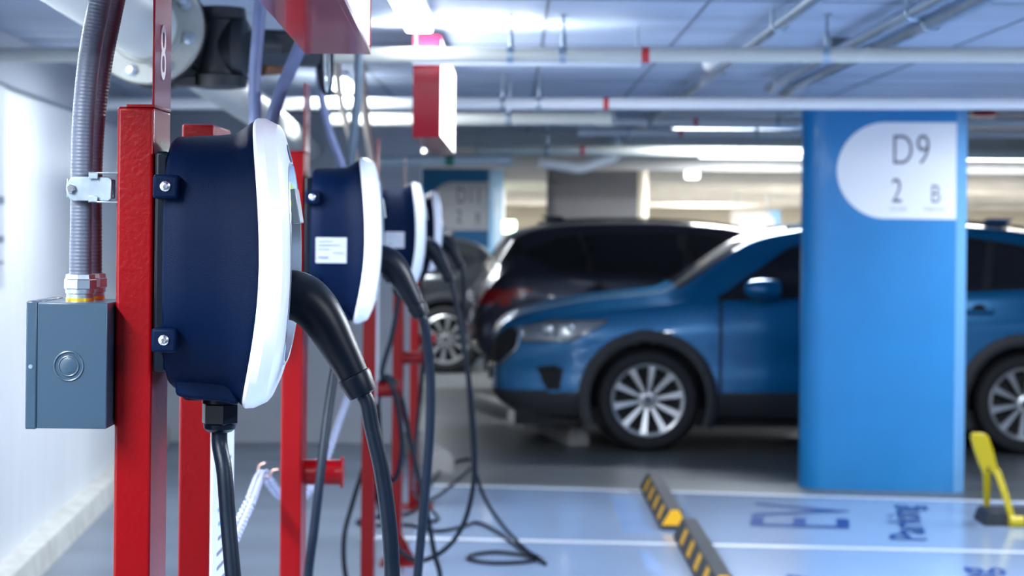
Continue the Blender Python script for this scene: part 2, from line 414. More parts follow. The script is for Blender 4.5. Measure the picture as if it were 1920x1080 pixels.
# badge, lit strip and display on the front
mb = MB(); bo = Vector((X0+.0325 - .0135, 0, .146)); bx = Vector((0, 1, 0)); bz = Vector((-.24, 0, 1)).normalized()
mb.prism([(.022*math.cos(2*PI*i/24), .0125*math.sin(2*PI*i/24)) for i in range(24)], bo, bx, bz, bx.cross(bz), .003)
mb.build('badge', mat('badge_blue', (.02, .05, .12), .3), cov, world=False)
mb = MB(); dz = Vector((.16, 0, -1)).normalized()
mb.prism([(-.045, 0), (.045, 0), (.045, .046), (-.045, .046)], (X0+.022, 0, .098), (0,1,0), dz, Vector((0,1,0)).cross(dz) * -1, .010)
dp = mb.build('display', mat('display_grey', (.24, .28, .30), .3), cov, world=False, bevel=.0015)
mb = MB(); mb.prism([(-.046, 0), (.046, 0), (.046, .03), (-.046, .03)], (X0+.0205, 0, .106), (0,1,0), dz, Vector((0,1,0)).cross(dz) * -1, .003)
mb.build('status_strip', LIME, cov, world=False)
# wall plate, lugs with screws, lower cap, plug and cable gland
MB().box((-.016, -.10, -.14), (.001, .10, .145)).build('back_plate', BLK2, ch, world=False, bevel=.004)
for z0 in (.083, -.112):
    lug = MB().box((-.012, -.158, z0), (.020, -.10, z0 + .031)).build('mounting_lug', BLK, ch, world=False, bevel=.004)
    mb = MB(); o = Vector((.004, -.1585, z0 + .016))
    mb.lathe([(0, .0068), (.0012, .0066), (.0026, .0048), (.003, .0026), (.0022, .002)], o, (0,-1,0), 20)
    mb.build('screw', SCREW, lug, world=False)
mb = MB(); pf = [(0.010, -.150), (.012, -.172), (.030, -.176), (.075, -.180), (.092, -.185), (.094, -.176), (.085, -.160), (.07, -.148), (.02, -.146)]
mb.prism(pf, (0, -.085, 0), (1,0,0), (0,0,1), (0,1,0), .17)
mb.build('lower_cap', BLK, ch, world=False, bevel=.006)
MB().lathe([(0, .017), (.006, .017), (.009, .014)], (.032, -.03, -.172), (0,0,-1), 24).build('blanking_plug', BLK2, ch, world=False)
gx = .062
mb = MB(); mb.lathe([(0, .024), (.010, .024)], (gx, 0, -.178), (0,0,-1), 32)
mb.lathe([(0, .0235), (.002, .025), (.026, .025), (.028, .023)], (gx, 0, -.188), (0,0,-1), 6)
mb.lathe([(0, .022), (.006, .021), (.010, .016), (.011, .012)], (gx, 0, -.216), (0,0,-1), 32)
mb.build('cable_gland', BLK2, ch, world=False, angle=25)

chargers = [ch]
for i in (1, 2, 3):
    chargers.append(dup(ch, (chx(CH_D[i]), CH_D[i], CH_Z[i]), CH_LABEL[i]))
for i in (1, 2):
    mb = MB(); n = 10; za, zb = .008, -.050; xa, xb = (.013, .083)
    def side(x, z):
        s = .874
        return -RY*s * (max(0, 1 - abs(z/(RZ*s)) ** 2.7)) ** (1/2.7)
    rr = [[Vector((x, side(x, za + (zb-za)*k/n) - dy, za + (zb-za)*k/n)) for k in range(n+1)] for x, dy in ((xa, -.001), (xa, .0022), (xb, .0042), (xb, .001))]
    mb.rings(rr, False, False, closed=False)
    lb = mb.build('rating_label', mat('label_white', (.36, .39, .45), .4), chargers[i], world=False)
    mb = MB()
    for k, (fa, fb) in enumerate([(.08, .55), (.08, .8), (.08, .45), (.55, .9), (.08, .4)]):
        z = za - .008 - k * .0088; xs, xe = xa + (xb-xa)*fa, xa + (xb-xa)*fb
        mb.box((xs, side(0, z) - .0038 - .0012 * fb, z), (xe, side(0, z) - .002, z - (.0035 if k == 4 else .0014)))
    mb.build('print', mat('pale_print', (.13, .16, .24), .5), lb, world=False)

# charging cables with plug handles
OR = Vector((chx(3.04), 3.04, CH_Z[0]))
def hl(u, v): return at(u, v, 3.03) - OR
HP = [(hl(528, 552), .033), (hl(548, 553), .0335), (hl(572, 562), .033), (hl(593, 581), .031), (hl(612, 608), .0285), (hl(632, 645), .0255), (hl(650, 678), .0225), (hl(663, 704), .0205)]
def rad_path(P, n):
    pts = cr_path([p for p, r in P], n); rs = []
    for i in range(len(pts)):
        t = min(i / n, len(P) - 1.0001); k = int(t); rs.append(P[k][1] + (P[k+1][1] - P[k][1]) * (t - k))
    return pts, rs
CABLE = [
 [(418,800,3.04),(420,880,3.03),(428,980,3.02),(437,1080,3.01),(462,1330,3.0),(520,1560,3.0),(610,1600,3.0),(690,1450,3.0),(731,1220,3.02),(735,1080,3.03),(729,980,3.03),(715,880,3.03),(697,800,3.03),(683,758,3.03)],
 [(640,640,5.3),(628,690,5.28),(617,760,5.25),(602,880,5.2),(588,1000,5.18),(578,1080,5.18),(572,1250,5.18),(625,1420,5.2),(720,1400,5.25),(768,1250,5.28),(783,1080,5.3),(791,990,5.3),(801,880,5.3),(807,780,5.3),(806,690,5.3),(800,632,5.3)],
 [(747,565,8.42),(735,630,8.40),(717,704,8.38),(732,716,8.36),(747,770,8.36),(753,850,8.36),(739,900,8.38),(724,888,8.42),(713,830,8.44),(708,750,8.5),(692,840,8.62),(662,940,8.6),(645,1010,8.5),(648,1080,8.45),(664,1130,8.4),(740,1165,8.4),(815,1130,8.4),(825,1080,8.4),(815,1040,8.4),(800,960,8.4),(770,830,8.42),(752,745,8.42),(738,714,8.40),(722,706,8.40),(711,740,8.44),(706,800,8.48),(706,900,8.46),(718,975,8.44),(742,1023,8.42),(778,1051,8.4),(810,1045,8.4),(845,1020,8.4),(870,980,8.4),(886,920,8.4),(890,860,8.4),(886,780,8.4),(876,690,8.4),(867,612,8.4)],
 [(793,550,10.8),(797,600,10.8),(792,700,10.85),(782,800,11.0),(776,880,11.4),(780,930,12.4),'f',(800,955),(822,975),(812,982),(796,966),(794,951),(830,926),(868,893),(884,876),(880,864),(845,872),(815,900),(788,945),(760,968),(700,974),(670,982),(690,990),(760,988),(820,1000),(870,990),(892,984),(930,1000),(970,1030),(1000,1052),(985,1058),(920,1060),(878,1052),(890,1044),(930,1040),(985,1046),(1012,1055),(1022,1062),(1010,1050),'a',(985,1030,10.82),(940,982,10.8),(908,932,10.8),(891,880,10.8),(884,800,10.8),(878,720,10.8),(871,640,10.8),(860,570,10.8)]]
CB_LABEL = ['thick black charging cable plugged into the nearest charger, hanging in a long loop',
            'black charging cable plugged into the second charger, crossing the red cable spool',
            'black charging cable of the third charger, wound over its spool with deep loops below',
            'black charging cable of the farthest charger, trailing in tangles across the blue floor']
h0 = h1 = None
for i, path in enumerate(CABLE):
    c = thing('charging_cable', CB_LABEL[i], 'charging cable', (chx(CH_D[i]), CH_D[i], CH_Z[i]), YAW if i else 0.0, 'charging cables')
    c.rotation_euler = (0, 0, 0)
    if i == 0:
        pts, rs = rad_path(HP, 7)
        h0 = MB().tube(pts, rs, 28).build('plug_handle', BLK2, c, world=False, angle=60)
        a = Vector(HP[-1][0]); d = (a - Vector(HP[-2][0])).normalized()
        col = [(a + d*k, r) for k, r in ((-.002, .0195), (.0, .0228), (.004, .0234), (.028, .0195), (.030, .014))]
        h1 = MB().tube([p for p, r in col], [r for p, r in col], 28).build('plug_collar', BLK2, c, world=False, angle=30)
        # seam of the grip cover
        g = []
        for u, v in [(597,598),(606,602),(617,625),(635,655),(650,679),(652,690),(646,697)]:
            p = at(u, v, 3.03) - OR; g.append(Vector((p.x, 0, p.z)))
        gp = cr_path(g, 6); out = []
        for p in gp:
            k = min(range(len(pts)), key=lambda q: (pts[q] - p).length); off = (pts[k] - p).length; r = rs[k]
            out.append(Vector((p.x, -math.sqrt(max(r*r - off*off, 1e-6)) + .0004 + pts[k].y, p.z)))
        MB().tube(out, .0007, 6).build('grip_seam', GAP, h0, world=False)
        handle_end = OR + a + d * .028
    else:
        for src in (h0, h1):
            q = src.copy(); C.objects.link(q); q.parent = c
        handle_end = wm(c) @ (a + d * .028)
    mode = 'a'; P = []
    for q in path:
        if q in ('f', 'a'): mode = q; continue
        P.append(at(*q) if mode == 'a' else fl(*q) + Vector((0, 0, .012)))
    gl = wm(chargers[i]) @ Vector((gx, 0, -.222))
    P[0] = gl - Vector((0, 0, .02)); P.insert(0, gl + Vector((0, 0, .01)))
    P[-1] = handle_end + (wm(c).to_3x3() @ d) * .012; P.append(handle_end + (wm(c).to_3x3() @ d) * -.004)
    MB().tube(cr_path(P, 8), [.0108, .0108, .0095, .0095][i], 14).build('cable', RUB, c)

# posts
PW, PD = .048, .143
def post_x(d): return -.466 - .0055 * (d - 3.04)     # the face the charger hangs on
def make_post(d, top, label, spool=True, tab=True, number=None, plate=True):
    xr = post_x(d); t = thing('charger_post', label, 'post', (xr - PW/2, d, 0), 0, 'red charger posts')
    MB().box((xr - PW, d - PD/2, .012), (xr, d + PD/2, top)).build('post_tube', RED, t, bevel=.0045, seg=3)
    cp = MB().box((xr - PW + .012, d - PD/2 - .001, top - .001), (xr + .0005, d + PD/2 + .001, top + .003)).build('top_cap', RED, t, bevel=.001)
    if plate:
        MB().box((xr - PW - .05, d - .13, 0), (xr + .09, d + .13, .012)).build('base_plate', RED, t, bevel=.002)
        MB().prism([(0, 0), (.07, 0), (0, .13)], (xr, d - .004, .012), (1,0,0), (0,0,1), (0,1,0), .008).build('gusset', RED, t)
    if tab:
        tb = MB().box((xr - .003, d - PD/2 + .001, top + .002), (xr, d + PD/2, top + .16)).build('number_tab', RED2, t, bevel=.0006)
        if number:
            text('numeral', number, .105, basis(Vector((xr + .0004, d - .002, top + .040)), Vector((0,1,0)), Vector((0,0,1)), Vector((1,0,0))), SIGNW, tb, .0004, align='CENTER', sx=.95)
    if spool:
        z = 1.035 - .011 * (d - 5.3)
        sp = MB().cyl((xr - .002, d, z), (xr + .088, d, z), .030, 32).build('cable_spool', RED, t)
        MB().lathe([(0, .038), (.006, .038)], (xr + .086, d, z), (1,0,0), 32).build('end_disc', RED, sp, bevel=.001)
    return t
PD1 = 3.025
make_post(PD1, 1.766, 'nearest red steel post with number 8 tab, carrying the front charger', number='8')
make_post(5.30, 1.778, 'second red steel post carrying a charger, red cable spool low on its side')
p3 = make_post(8.42, 1.765, 'third red steel post, white instruction strip on its side and cables over its spool')
make_post(10.80, 1.765, 'fourth red steel post on a floor plate, mostly behind the black cables')
make_post(12.9, 1.35, 'last short red post of the row, its foot on the floor plate, no charger', tab=False)
MB().box((post_x(8.42) + .001, 8.36, .95), (post_x(8.42) + .004, 8.49, 1.40)).build('instruction_strip', WHTP, p3)
# sign post between the first two chargers
sd = 3.72; sx = -.486
t = thing('sign_post', 'red post behind the front charger, bearing a tall white instruction board', 'post', (sx - .026, sd, 0))
MB().box((sx - .052, sd - .02, .012), (sx, sd + .20, 1.775)).build('post_tube', RED, t, bevel=.004, seg=3)
MB().box((sx - .10, sd - .08, 0), (sx + .06, sd + .26, .012)).build('base_plate', RED, t, bevel=.002)
bd = MB().box((sx + .001, sd - .03, .86), (sx + .006, sd + .245, 1.42)).build('instruction_board', WHTP, t, bevel=.001)
mb = MB(); mbb = MB()
for k in range(20):
    z = 1.36 - k * .024
    tgt = mbb if k in (9, 10) else mb
    tgt.box((sx + .0058, sd + .02 + random.random()*.02, z), (sx + .0066, sd + .10 + random.random()*.12, z - .006))
mb.build('print', mat('dark_print', (.10, .12, .2), .5), bd); mbb.build('blue_print', mat('blue_print', (.05, .3, .7), .5), bd)

# junction boxes with flexible conduits
def jbox(d, label):
    xr = post_x(d + .015) - PW - .002; y0 = d - .115; z0, z1 = 1.351, 1.512
    t = thing('junction_box', label, 'junction box', (xr - .05, y0 + .08, z0), 0, 'grey junction boxes')
    MB().box((xr - .090, y0, z0), (xr, y0 + .165, z1)).build('box_body', BOXG, t, bevel=.0015)
    cv = MB().box((xr - .104, y0 - .002, z0 - .001), (xr - .0895, y0 + .167, z1 + .002)).build('cover', BOXG, t, bevel=.002)
    MB().lathe([(0, .0022), (.001, .003), (.002, .002)], (xr - .097, y0 - .0018, z0 + .079), (0,-1,0), 12).build('cover_screw', STEEL, cv)
    ko = MB(); c = Vector((xr - .049, y0, z0 + .080))
    for r in (.0185, .0125):
        ko.tube([c + Vector((r*math.cos(2*PI*k/40), -.0002, r*math.sin(2*PI*k/40))) for k in range(40)], .0014, 8, closed=True)
    ko.lathe([(0, .0112), (.0008, .0112), (.0012, .010)], c, (0,-1,0), 32)
    ko.build('knockout', BOXG, t)
    return t, xr, y0, z1
jb, jx, jy, jz = jbox(PD1, 'grey-blue steel junction box beside the nearest red post, ring knockout on its side')
jbox(5.30, 'grey junction box on the second post, hidden behind the front charger')

def conduit(label, pts, r, m, fit=None, ribs=False, group=None, n=10):
    o = thing('conduit', label, 'conduit', pts[0], 0, group)
    path = cr_path(pts, n)
    if ribs:
        # corrugated hose: even resampling with ridges
        L = [0]
        for i in range(1, len(path)): L.append(L[-1] + (path[i] - path[i-1]).length)
        step = .0012; N = int(L[-1] / step); q = []; k = 0
        for i in range(N + 1):
            s = i * step
            while k < len(L) - 2 and L[k+1] < s: k += 1
            f = (s - L[k]) / max(L[k+1] - L[k], 1e-9); q.append(path[k].lerp(path[k+1], min(f, 1)))
        MB().tube(q, [r * (1, .992, .968, .992)[i % 4] for i in range(len(q))], 24).build('hose', m, o, angle=180)
    else:
        MB().tube(path, r, 16).build('hose', m, o)
    if fit:
        b = Vector(fit); f = MB()
        f.lathe([(0, r*1.22), (.006, r*1.22), (.007, r*1.32), (.013, r*1.32)], b + Vector((0,0,.003)), (0,0,1), 32)
        f.lathe([(0, r*1.42), (.001, r*1.46), (.012, r*1.46), (.0135, r*1.36), (.019, r*1.30), (.020, r*1.05)], b + Vector((0,0,.0155)), (0,0,1), 8)
        g = f.build('fitting', STEEL, o, angle=25)
        MB().lathe([(0, r*1.28), (.004, r*1.28)], b, (0,0,1), 28).build('seal_ring', BRASS, g)
    return o
pa = [(152,562),(151,500),(152,430),(153,360),(154,290),(156,230),(161,165),(168,105),(178,45),(192,-20),(212,-90)]
d1 = 2.985
P = [at(u, v, d1) for u, v in pa]; P[0] = Vector((P[1].x, d1, jz + .012)); top = P[-1]
P += [Vector((top.x + .05, d1 - .02, top.z + .12)), Vector((top.x + .09, d1 - .06, CZ))]
conduit('ribbed grey flexible conduit clamped at left of the nearest post', P, .0147, COND, (P[0].x, d1, jz), True, 'conduits of the nearest charger')
d2 = 3.055
pb = [(172,562),(171,500),(171,430),(171,360),(173,290),(177,230),(184,165),(193,105),(205,45),(219,-20),(236,-90)]
P = [at(u, v, d2) for u, v in pb]; P[0] = Vector((P[1].x, d2, jz + .012)); top = P[-1]
P += [Vector((top.x + .05, d2 - .02, top.z + .12)), Vector((top.x + .09, d2 - .05, CZ))]
conduit('ribbed conduit running just behind the front ribbed one', P, .0147, mat('dark_conduit', (.045, .035, .06), .38), (P[0].x, d2, jz), True, 'conduits of the nearest charger')  # purplish tint puts a red reflection into the grey hose's colour
def run(label, pts, d, r, m, g=None):
    P = [at(u, v, d) for u, v in pts]; e = P[0]
    P.insert(0, Vector((e.x + .01, d, CZ + .004)))
    return conduit(label, P, r, m, None, False, g)
jz2 = 1.512; xb = post_x(5.3) - PW - .05
run('smooth blue-grey conduit dropping straight behind the front charger', [(489,-10),(484,60),(478,140),(479,230),(484,330),(490,440),(492,508)], 5.30, .0148, COND2, 'conduits behind the front charger')
run('slanting blue-grey conduit emerging below the red lightbox', [(590,20),(570,70),(545,128),(524,178),(508,240),(500,330),(504,440),(508,508)], 5.36, .0160, COND2, 'conduits behind the front charger')
run('thin blue conduit curving down to the second charger from the black loop', [(597,60),(598,120),(603,180),(617,245),(640,310),(655,380),(660,473)], 8.30, .0150, COND2, 'conduits above the second charger')
run('blue-grey conduit dropping straight to the second charger', [(674,40),(673,110),(670,180),(664,240),(657,320),(655,400),(652,473)], 8.36, .0170, mat('slate_conduit', (.06, .09, .13), .45), 'conduits above the second charger')
run('cream conduit bending down between the blue conduits', [(633,110),(634,150),(641,200),(655,250),(672,310),(685,400),(690,460)], 10.7, .0160, CONDC, 'cream conduits')
run('cream conduit beside the straight blue-grey one', [(681,110),(681,160),(685,220),(694,280),(704,340),(706,460)], 10.8, .0170, CONDC, 'cream conduits')
run('thin dark red conduit right of the cream ones', [(680,100),(686,180),(694,250),(706,320),(712,400),(712,460)], 10.9, .0090, mat('dark_red_conduit', (.16, .02, .03), .4), 'dark conduits')

# strut clamp holding the front conduit
def cx(u, d=2.94): return (u - 960) * d / F
t = thing('conduit_clamp', 'zinc strut clamp gripping the ribbed conduit, bolted to the nearest post', 'clamp', (cx(170), 2.97, at(160,380,2.94).z))
za, zb = at(190, 380, 2.94).z, at(190, 322, 2.94).z
mb = MB(); x0, x1 = cx(161), cx(220) ; ya, yb = 2.955, 3.03
mb.box((x0, ya, zb - .002), (x1, yb, zb)); mb.box((x0, ya, za), (x1, yb, za + .002)); mb.box((x1 - .002, ya, za), (x1, yb, zb))
mb.box((x0, ya, zb - .009), (x0 + .012, ya + .002, zb)); mb.box((x0, ya, za), (x0 + .012, ya + .002, za + .009))
mb.build('strut_channel', STEEL, t, bevel=.0006)
zs0, zs1 = za + .003, zb - .006
mb = MB(); cxx = at(152, 352, d1).x; rr = .0165; prof = []
for k in range(13):
    a = PI/2 + PI*1.0*k/12 - PI/2 + PI/2
    prof.append((cxx + rr*math.cos(a)*1.0, d1 + rr*math.sin(a)))
inn = [(cx(205), d1 - rr - .006), (cxx, d1 - rr - .006), (cx(119), d1 - rr*.7)]
mb.prism([(0,0),(.001,.006),(.006,.012),(.010,.0145),(.0555,.0145),(.0595,.011),(.0595,-.014),(.0555,-.0175),(.010,-.0175),(.005,-.0155),(.001,-.009)],
         (cx(117), d1 - rr - .008, (zs0+zs1)/2 + .001), (1,0,0), (0,0,1), (0,1,0), .004)
mb.box((cx(118), d1 - rr - .006, zs0 + .003), (cx(122), d1 + rr, zs1 - .003)); mb.box((cx(118), d1 + rr - .002, zs0 + .003), (cx(200), d1 + rr + .001, zs1 - .003))
st = mb.build('strap', STEEL, t, bevel=.0012)
mb = MB(); o = Vector((cx(128), d1 - rr - .008, (zs0+zs1)/2 - .001)); mb.lathe([(0, .0062), (.005, .0062), (.006, .005)], o, (0,-1,0), 6); mb.lathe([(0, .0036), (.008, .0036)], o, (0,-1,0), 16)
mb.build('bolt', SCREW, st, angle=25)

# hanging lightboxes
def lightbox(label, xr, yaw, ya, yb, z0, z1, wd):
    t = thing('sign_lightbox', label, 'lightbox', (xr, yb, z0), yaw, 'red hanging lightboxes')
    L = yb - ya
    MB().box((-wd, -L, 0), (-.004, 0, z1 - z0)).build('housing', RED2, t, world=False, bevel=.002)
    MB().box((-.006, -L + .012, .010), (.0, -.006, z1 - z0 - .01)).build('lit_panel', LEDS, t, world=False, bevel=.002)
    mb = MB(); mb.box((-.006, -L, 0), (.003, 0, .010)); mb.box((-.006, -L, z1-z0-.01), (.003, 0, z1-z0)); mb.box((-.006, -.006, 0), (.003, 0, z1-z0)); mb.box((-.006, -L, 0), (.003, -L + .012, z1-z0))
    mb.build('face_frame', RED2, t, world=False, bevel=.001)
    for y in (-L*.8, -L*.2): MB().cyl((-wd/2, y, z1 - z0), (-wd/2, y, CZ - z0), .006, 10).build('hanger_rod', STEEL, t, world=False)
    return t
lightbox('red lightbox overhead at the top edge, its lit white face toward the bays', at(692,102,4.0).x, .026, 1.9, 4.0, at(690,102,4.0).z, 2.33, .113)
lightbox('smaller red lightbox hanging farther along the row, over the cream pipe', -.290, .0, 9.0, 11.3, at(800,258,9.0).z, 2.36, .108)
MB()
t = thing('cable_loop', 'black strap loop hanging under the end of the nearest red lightbox', 'cable loop', at(610,172,6.4))
P = [at(u, v, 6.4) for u, v in [(600,40),(600,90),(601,135),(606,165),(612,172),(617,163),(619,130),(619,40)]]
P = [Vector((P[0].x, 6.4, CZ + .004))] + P + [Vector((P[-1].x, 6.4, CZ + .004))]
MB().tube(cr_path(P, 8), .010, 12).build('strap', BLK2, t)
P = [at(u, v, 6.3) for u, v in [(609,105),(610,150),(613,172),(617,150),(617,105)]]
P = [Vector((P[0].x, 6.3, CZ))] + P + [Vector((P[-1].x, 6.3, CZ))]
MB().tube(cr_path(P, 8), .0022, 8).build('wire', STEEL, t)

# white plastic chain
def chain(pts, pitch, lw, wr):
    path = cr_path(pts, 30); mb = MB(); acc = 0; last = path[0]; k = 0
    for i in range(1, len(path)):
        if (path[i] - last).length >= pitch:
            d = (path[i] - last).normalized(); c = (path[i] + last) / 2; last = path[i]
            s = d.orthogonal().normalized() if k % 2 else d.cross(d.orthogonal()).normalized(); k += 1
            h = pitch*.72
            ring_ = [c + d*h*math.copysign(abs(math.cos(a))**.7, math.cos(a)) + s*lw*math.copysign(abs(math.sin(a))**.7, math.sin(a)) for a in [2*PI*q/14 for q in range(14)]]
            mb.tube(ring_, wr, 6, closed=True)
    return mb
cpts = [at(428,1030,3.98), at(440,1003,4.2), at(466,948,4.7), at(495,888,5.5)]
cpts2 = [at(495,888,5.5), at(508,908,5.7), at(528,930,6.0), at(556,936,6.2), at(580,920,6.4), at(604,880,6.8), at(628,815,7.3), at(645,765,7.9), at(662,720,8.42)]
t = thing('plastic_chain', 'white plastic link chain strung behind the red posts', 'chain', cpts[0])
MB_ = chain(cpts + cpts2[1:], .027, .0105, .0035)
MB_.build('links', CHAINM, t)
hk = cr_path([at(u, v, 5.5) for u, v in [(497,868),(487,873),(484,886),(492,896),(503,894),(512,882),(522,880)]], 8)
MB().tube(hk, .0028, 8).build('hook', mat('copper_hook', (.45, .27, .22), .4, metal=.6), t)

# notice board on the white wall, cut by the frame edge
yb = 9.55; xw = wx(yb)
p = at(9, 540, 9.76); q = at(8, 115, 9.76)
t = thing('notice_board', 'white notice board with blue top band on the white wall, cut by frame edge', 'notice board', (wx(9.1), 9.1, p.z), math.atan(.057))
def slab(ya, yb, z0, z1, th, off=.001):
    mb = MB(); L = 9.76 - 9.1
    mb.box((off, ya - 9.1, z0 - p.z), (off + th, yb - 9.1, z1 - p.z)); return mb
slab(8.5, 9.76, p.z, q.z, .02).build('board', WHTP, t, world=False, bevel=.002)
slab(8.5, 9.762, q.z - .035, q.z + .001, .021).build('top_band', mat('band_blue', (.05, .25, .75), .4), t, world=False)
za, zb = at(4, 368, 9.7).z, at(4, 495, 9.7).z
PRN = mat('grey_print', (.12, .14, .2), .5)
for z0, z1 in ((zb, zb + .012), (za - .035, za), (zb + .09, zb + .12)):
    slab(8.8, 9.735, z0, z1, .0215).build('printed_bar', PRN, t, world=False)

# ------------------------------------------------------------------ pipework
big = lambda d, off=0.0: Vector((-.973 - .047 * (d - 6) + off, d, 2.13))
ax = (big(7) - big(6)).normalized()
t = thing('water_main', 'fat cream water main along the white wall, with a bolted grey flange', 'pipe', big(6))
MB().cyl(big(2.2), big(6.0), .086, 40).build('pipe', CREAM, t)
f = MB().lathe([(-.02, .095), (-.004, .100), (0, .150), (.03, .152), (.031, .10)], big(6.0), ax, 48).build('flange', FLG, t)
mb = MB(); u_ = ax.orthogonal().normalized(); w_ = ax.cross(u_)
for k in range(8):
    a = 2*PI*(k + .35)/8; mb.lathe([(0, .016), (-.014, .016), (-.016, .012)], big(6.0) + (u_*math.cos(a) + w_*math.sin(a))*.122, ax, 6)
mb.build('flange_bolts', STEEL, f)
MB().lathe([(.031, .150), (.038, .153), (.042, .148)], big(6.0), ax, 48).build('gasket', mat('tan_gasket', (.40, .30, .20), .6), t)
MB().cyl(big(6.6), big(16.55), .080, 32).build('far_pipe', CREAM, t)
t = thing('butterfly_valve', 'black iron valve with side gear drum behind the grey flange', 'valve', big(6.1))
MB().lathe([(.045, .155), (.09, .155), (.095, .12), (.30, .12), (.305, .15), (.36, .15), (.37, .10)], big(6.0), ax, 40).build('valve_body', VALV, t)
g0 = at(392, 88, 6.15); g1 = at(458, 88, 6.2)
MB().cyl(big(6.2), g0, .075, 28).build('neck', VALV, t)
gm = (g0 + g1) / 2
MB().lathe([(-.115, .04), (-.11, .075), (-.08, .08), (-.075, .062), (.07, .062), (.075, .075), (.105, .07), (.11, .03)], gm + Vector((-.02, 0, 0)), (0,0,1), 28).build('gear_drum', VALV, t)
MB().lathe([(-.02, .06), (.02, .088), (.05, .085), (.07, .05)], gm, (1,0,0), 28).build('gear_cover', VALV, t)
MB().cyl(g1, at(590, 92, 6.3), .050, 24).build('shaft', VALV, t)
MB().cyl(at(490, 124, 6.25), at(532, 122, 6.3), .026, 16).build('rusty_coupling', RUST, t)
MB().box(at(500, 60, 6.2) , at(585, 108, 6.34)).build('bracket', VALV, t, bevel=.006)
MB().box(at(322, 160, 6.1), at(375, 146, 6.2)).build('foot', VALV, t, bevel=.004)

def pipe(label, p, q, r, m, bands=(), bm=BAND, hangers=(), caps=(), ext=(0, 0), name='sprinkler_pipe'):
    p, q = Vector(p), Vector(q); d = (q - p).normalized(); p2, q2 = p - d*ext[0], q + d*ext[1]
    t = thing(name, label, 'pipe', (p2 + q2) / 2)
    MB().cyl(p2, q2, r, 28).build('pipe', m, t)
    for u, wd in bands:
        # where the band sits along the pipe
        s = max(0.0, min(1.0, u)); c = p.lerp(q, s)
        MB().cyl(c - d*wd/2, c + d*wd/2, r*1.03, 28).build('band', bm, t)
    for s in hangers:
        c = p.lerp(q, s); h = MB(); h.cyl(c + Vector((0,0,r)), Vector((c.x, c.y, CZ)), .006, 10); h.lathe([(-.012, r*1.12), (.012, r*1.12)], c, d, 24)
        h.lathe([(0, .011), (.05, .010), (.055, .006)], c + Vector((0, 0, r)), (0,0,1), 12); h.lathe([(0, .018), (-.006, .018)], (c.x, c.y, CZ), (0,0,1), 16)
        h.build('pipe_hanger', STEEL, t)
    for e in caps:
        c = p2 if e == 0 else q2
        MB().lathe([(-.05, r*1.18), (.05, r*1.18), (.06, r*.9)], c, d if e else -d, 28).build('end_cap', m, t)
    return t
fr = lambda u, a, b: (u - a) / (b - a)
pipe('nearest cream sprinkler pipe across the ceiling, one red band near its middle', onz(700,103,2.25), onz(1920,103,2.25), .0285, CREAM, [(fr(1223,700,1920), .028)], hangers=[fr(966,700,1920), fr(1066,700,1920), fr(1560,700,1920)], ext=(1.5, 3))
pipe('second white sprinkler pipe, passing in front of the D9 pillar', onz(690,194,2.25), onz(1920,194,2.25), .0320, WPIPE, [(fr(1154,690,1920), .028)], hangers=[fr(955,690,1920), fr(1025,690,1920)], ext=(1.5, 3))
pipe('cream pipe ending in a cap just under the second pipe', onz(700,224,2.2), onz(1132,222,2.2), .036, CREAM, caps=[1], hangers=[.6], ext=(.25, 0))
pipe('bright cream pipe in front of the grey pillar, with a red band', onz(905,281,2.2), onz(1920,290,2.2), .040, CREAM, [(fr(1094,905,1920), .03)], hangers=[.12, .6], ext=(0, 4), caps=[0])
pipe('grey-blue pipe with a green band above the D11 pillar', at(690,303,15.6), at(945,300,15.6), .036, mat('blue_grey_pipe', (.36, .45, .50), .4), [(fr(843,690,945), .06)], GBAND, caps=[1])
pipe('pale pink-lit pipe with a red band, third from the D9 pillar top', onz(1100,228,2.335), onz(1500,229,2.335), .028, WPIPE, [(fr(1307,1100,1500), .028)], hangers=[.3, .9], ext=(0, 6), caps=[0])
pipe('thin pale pipe with a red band below the pink-lit one', onz(1100,248,2.285), onz(1500,250,2.285), .026, WPIPE, [(fr(1278,1100,1500), .028)], hangers=[.2, .8], ext=(0, 6), caps=[0])
# white drain with elbow
t = thing('drain_pipe', 'white drain pipe dropping from the ceiling and bending left', 'pipe', at(1158,240,19.2))
P = [at(1158,238,19.2), at(1158,262,19.2), at(1158,285,19.2), at(1150,295,19.2), at(1130,302,19.2), at(1085,316,19.2), at(1060,312,19.2), at(1010,305,19.2)]
P.insert(0, Vector((P[0].x, 19.2, CZ + .004)))
MB().tube(cr_path(P, 6), .045, 16).build('pipe', WPIPE, t)
MB().cyl(at(1158,272,19.2), at(1158,292,19.2), .058, 18).build('elbow_collar', WPIPE, t)
# galvanised conduits running along the ceiling
def rail(label, x, z, y0, y1, r, ts=()):
    t = thing('ceiling_conduit', label, 'conduit', (x, (y0+y1)/2, z), 0, 'galvanised ceiling conduits')
    MB().cyl((x, y0, z), (x, y1, z), r, 20).build('tube', STEEL, t)
    for y in ts:
        mb = MB(); mb.tube([Vector((x + (r+.004)*math.cos(a), y, z + (r+.004)*math.sin(a))) for a in [PI + PI*k/14 for k in range(15)]], .005, 8)
        mb.cyl((x - r - .004, y, z), (x - r - .004, y, CZ), .005, 8); mb.cyl((x + r + .004, y, z), (x + r + .004, y, CZ), .005, 8)
        mb.lathe([(0, .010), (-.012, .010)], (x + r + .004, y, z), (0,0,1), 6)
        mb.build('saddle_clip', STEEL, t)
rail('single galvanised conduit running away along the ceiling', .955, 2.345, 5.5, 30, .022, (8.2,))
rail('left tube of the galvanised conduit pair near the right corner', 1.335, 2.34, 5.5, 11.9, .024, (7.6, 11.4))
rail('right tube of the galvanised conduit pair near the right corner', 1.45, 2.335, 5.5, 12.2, .030, (7.9, 11.6))
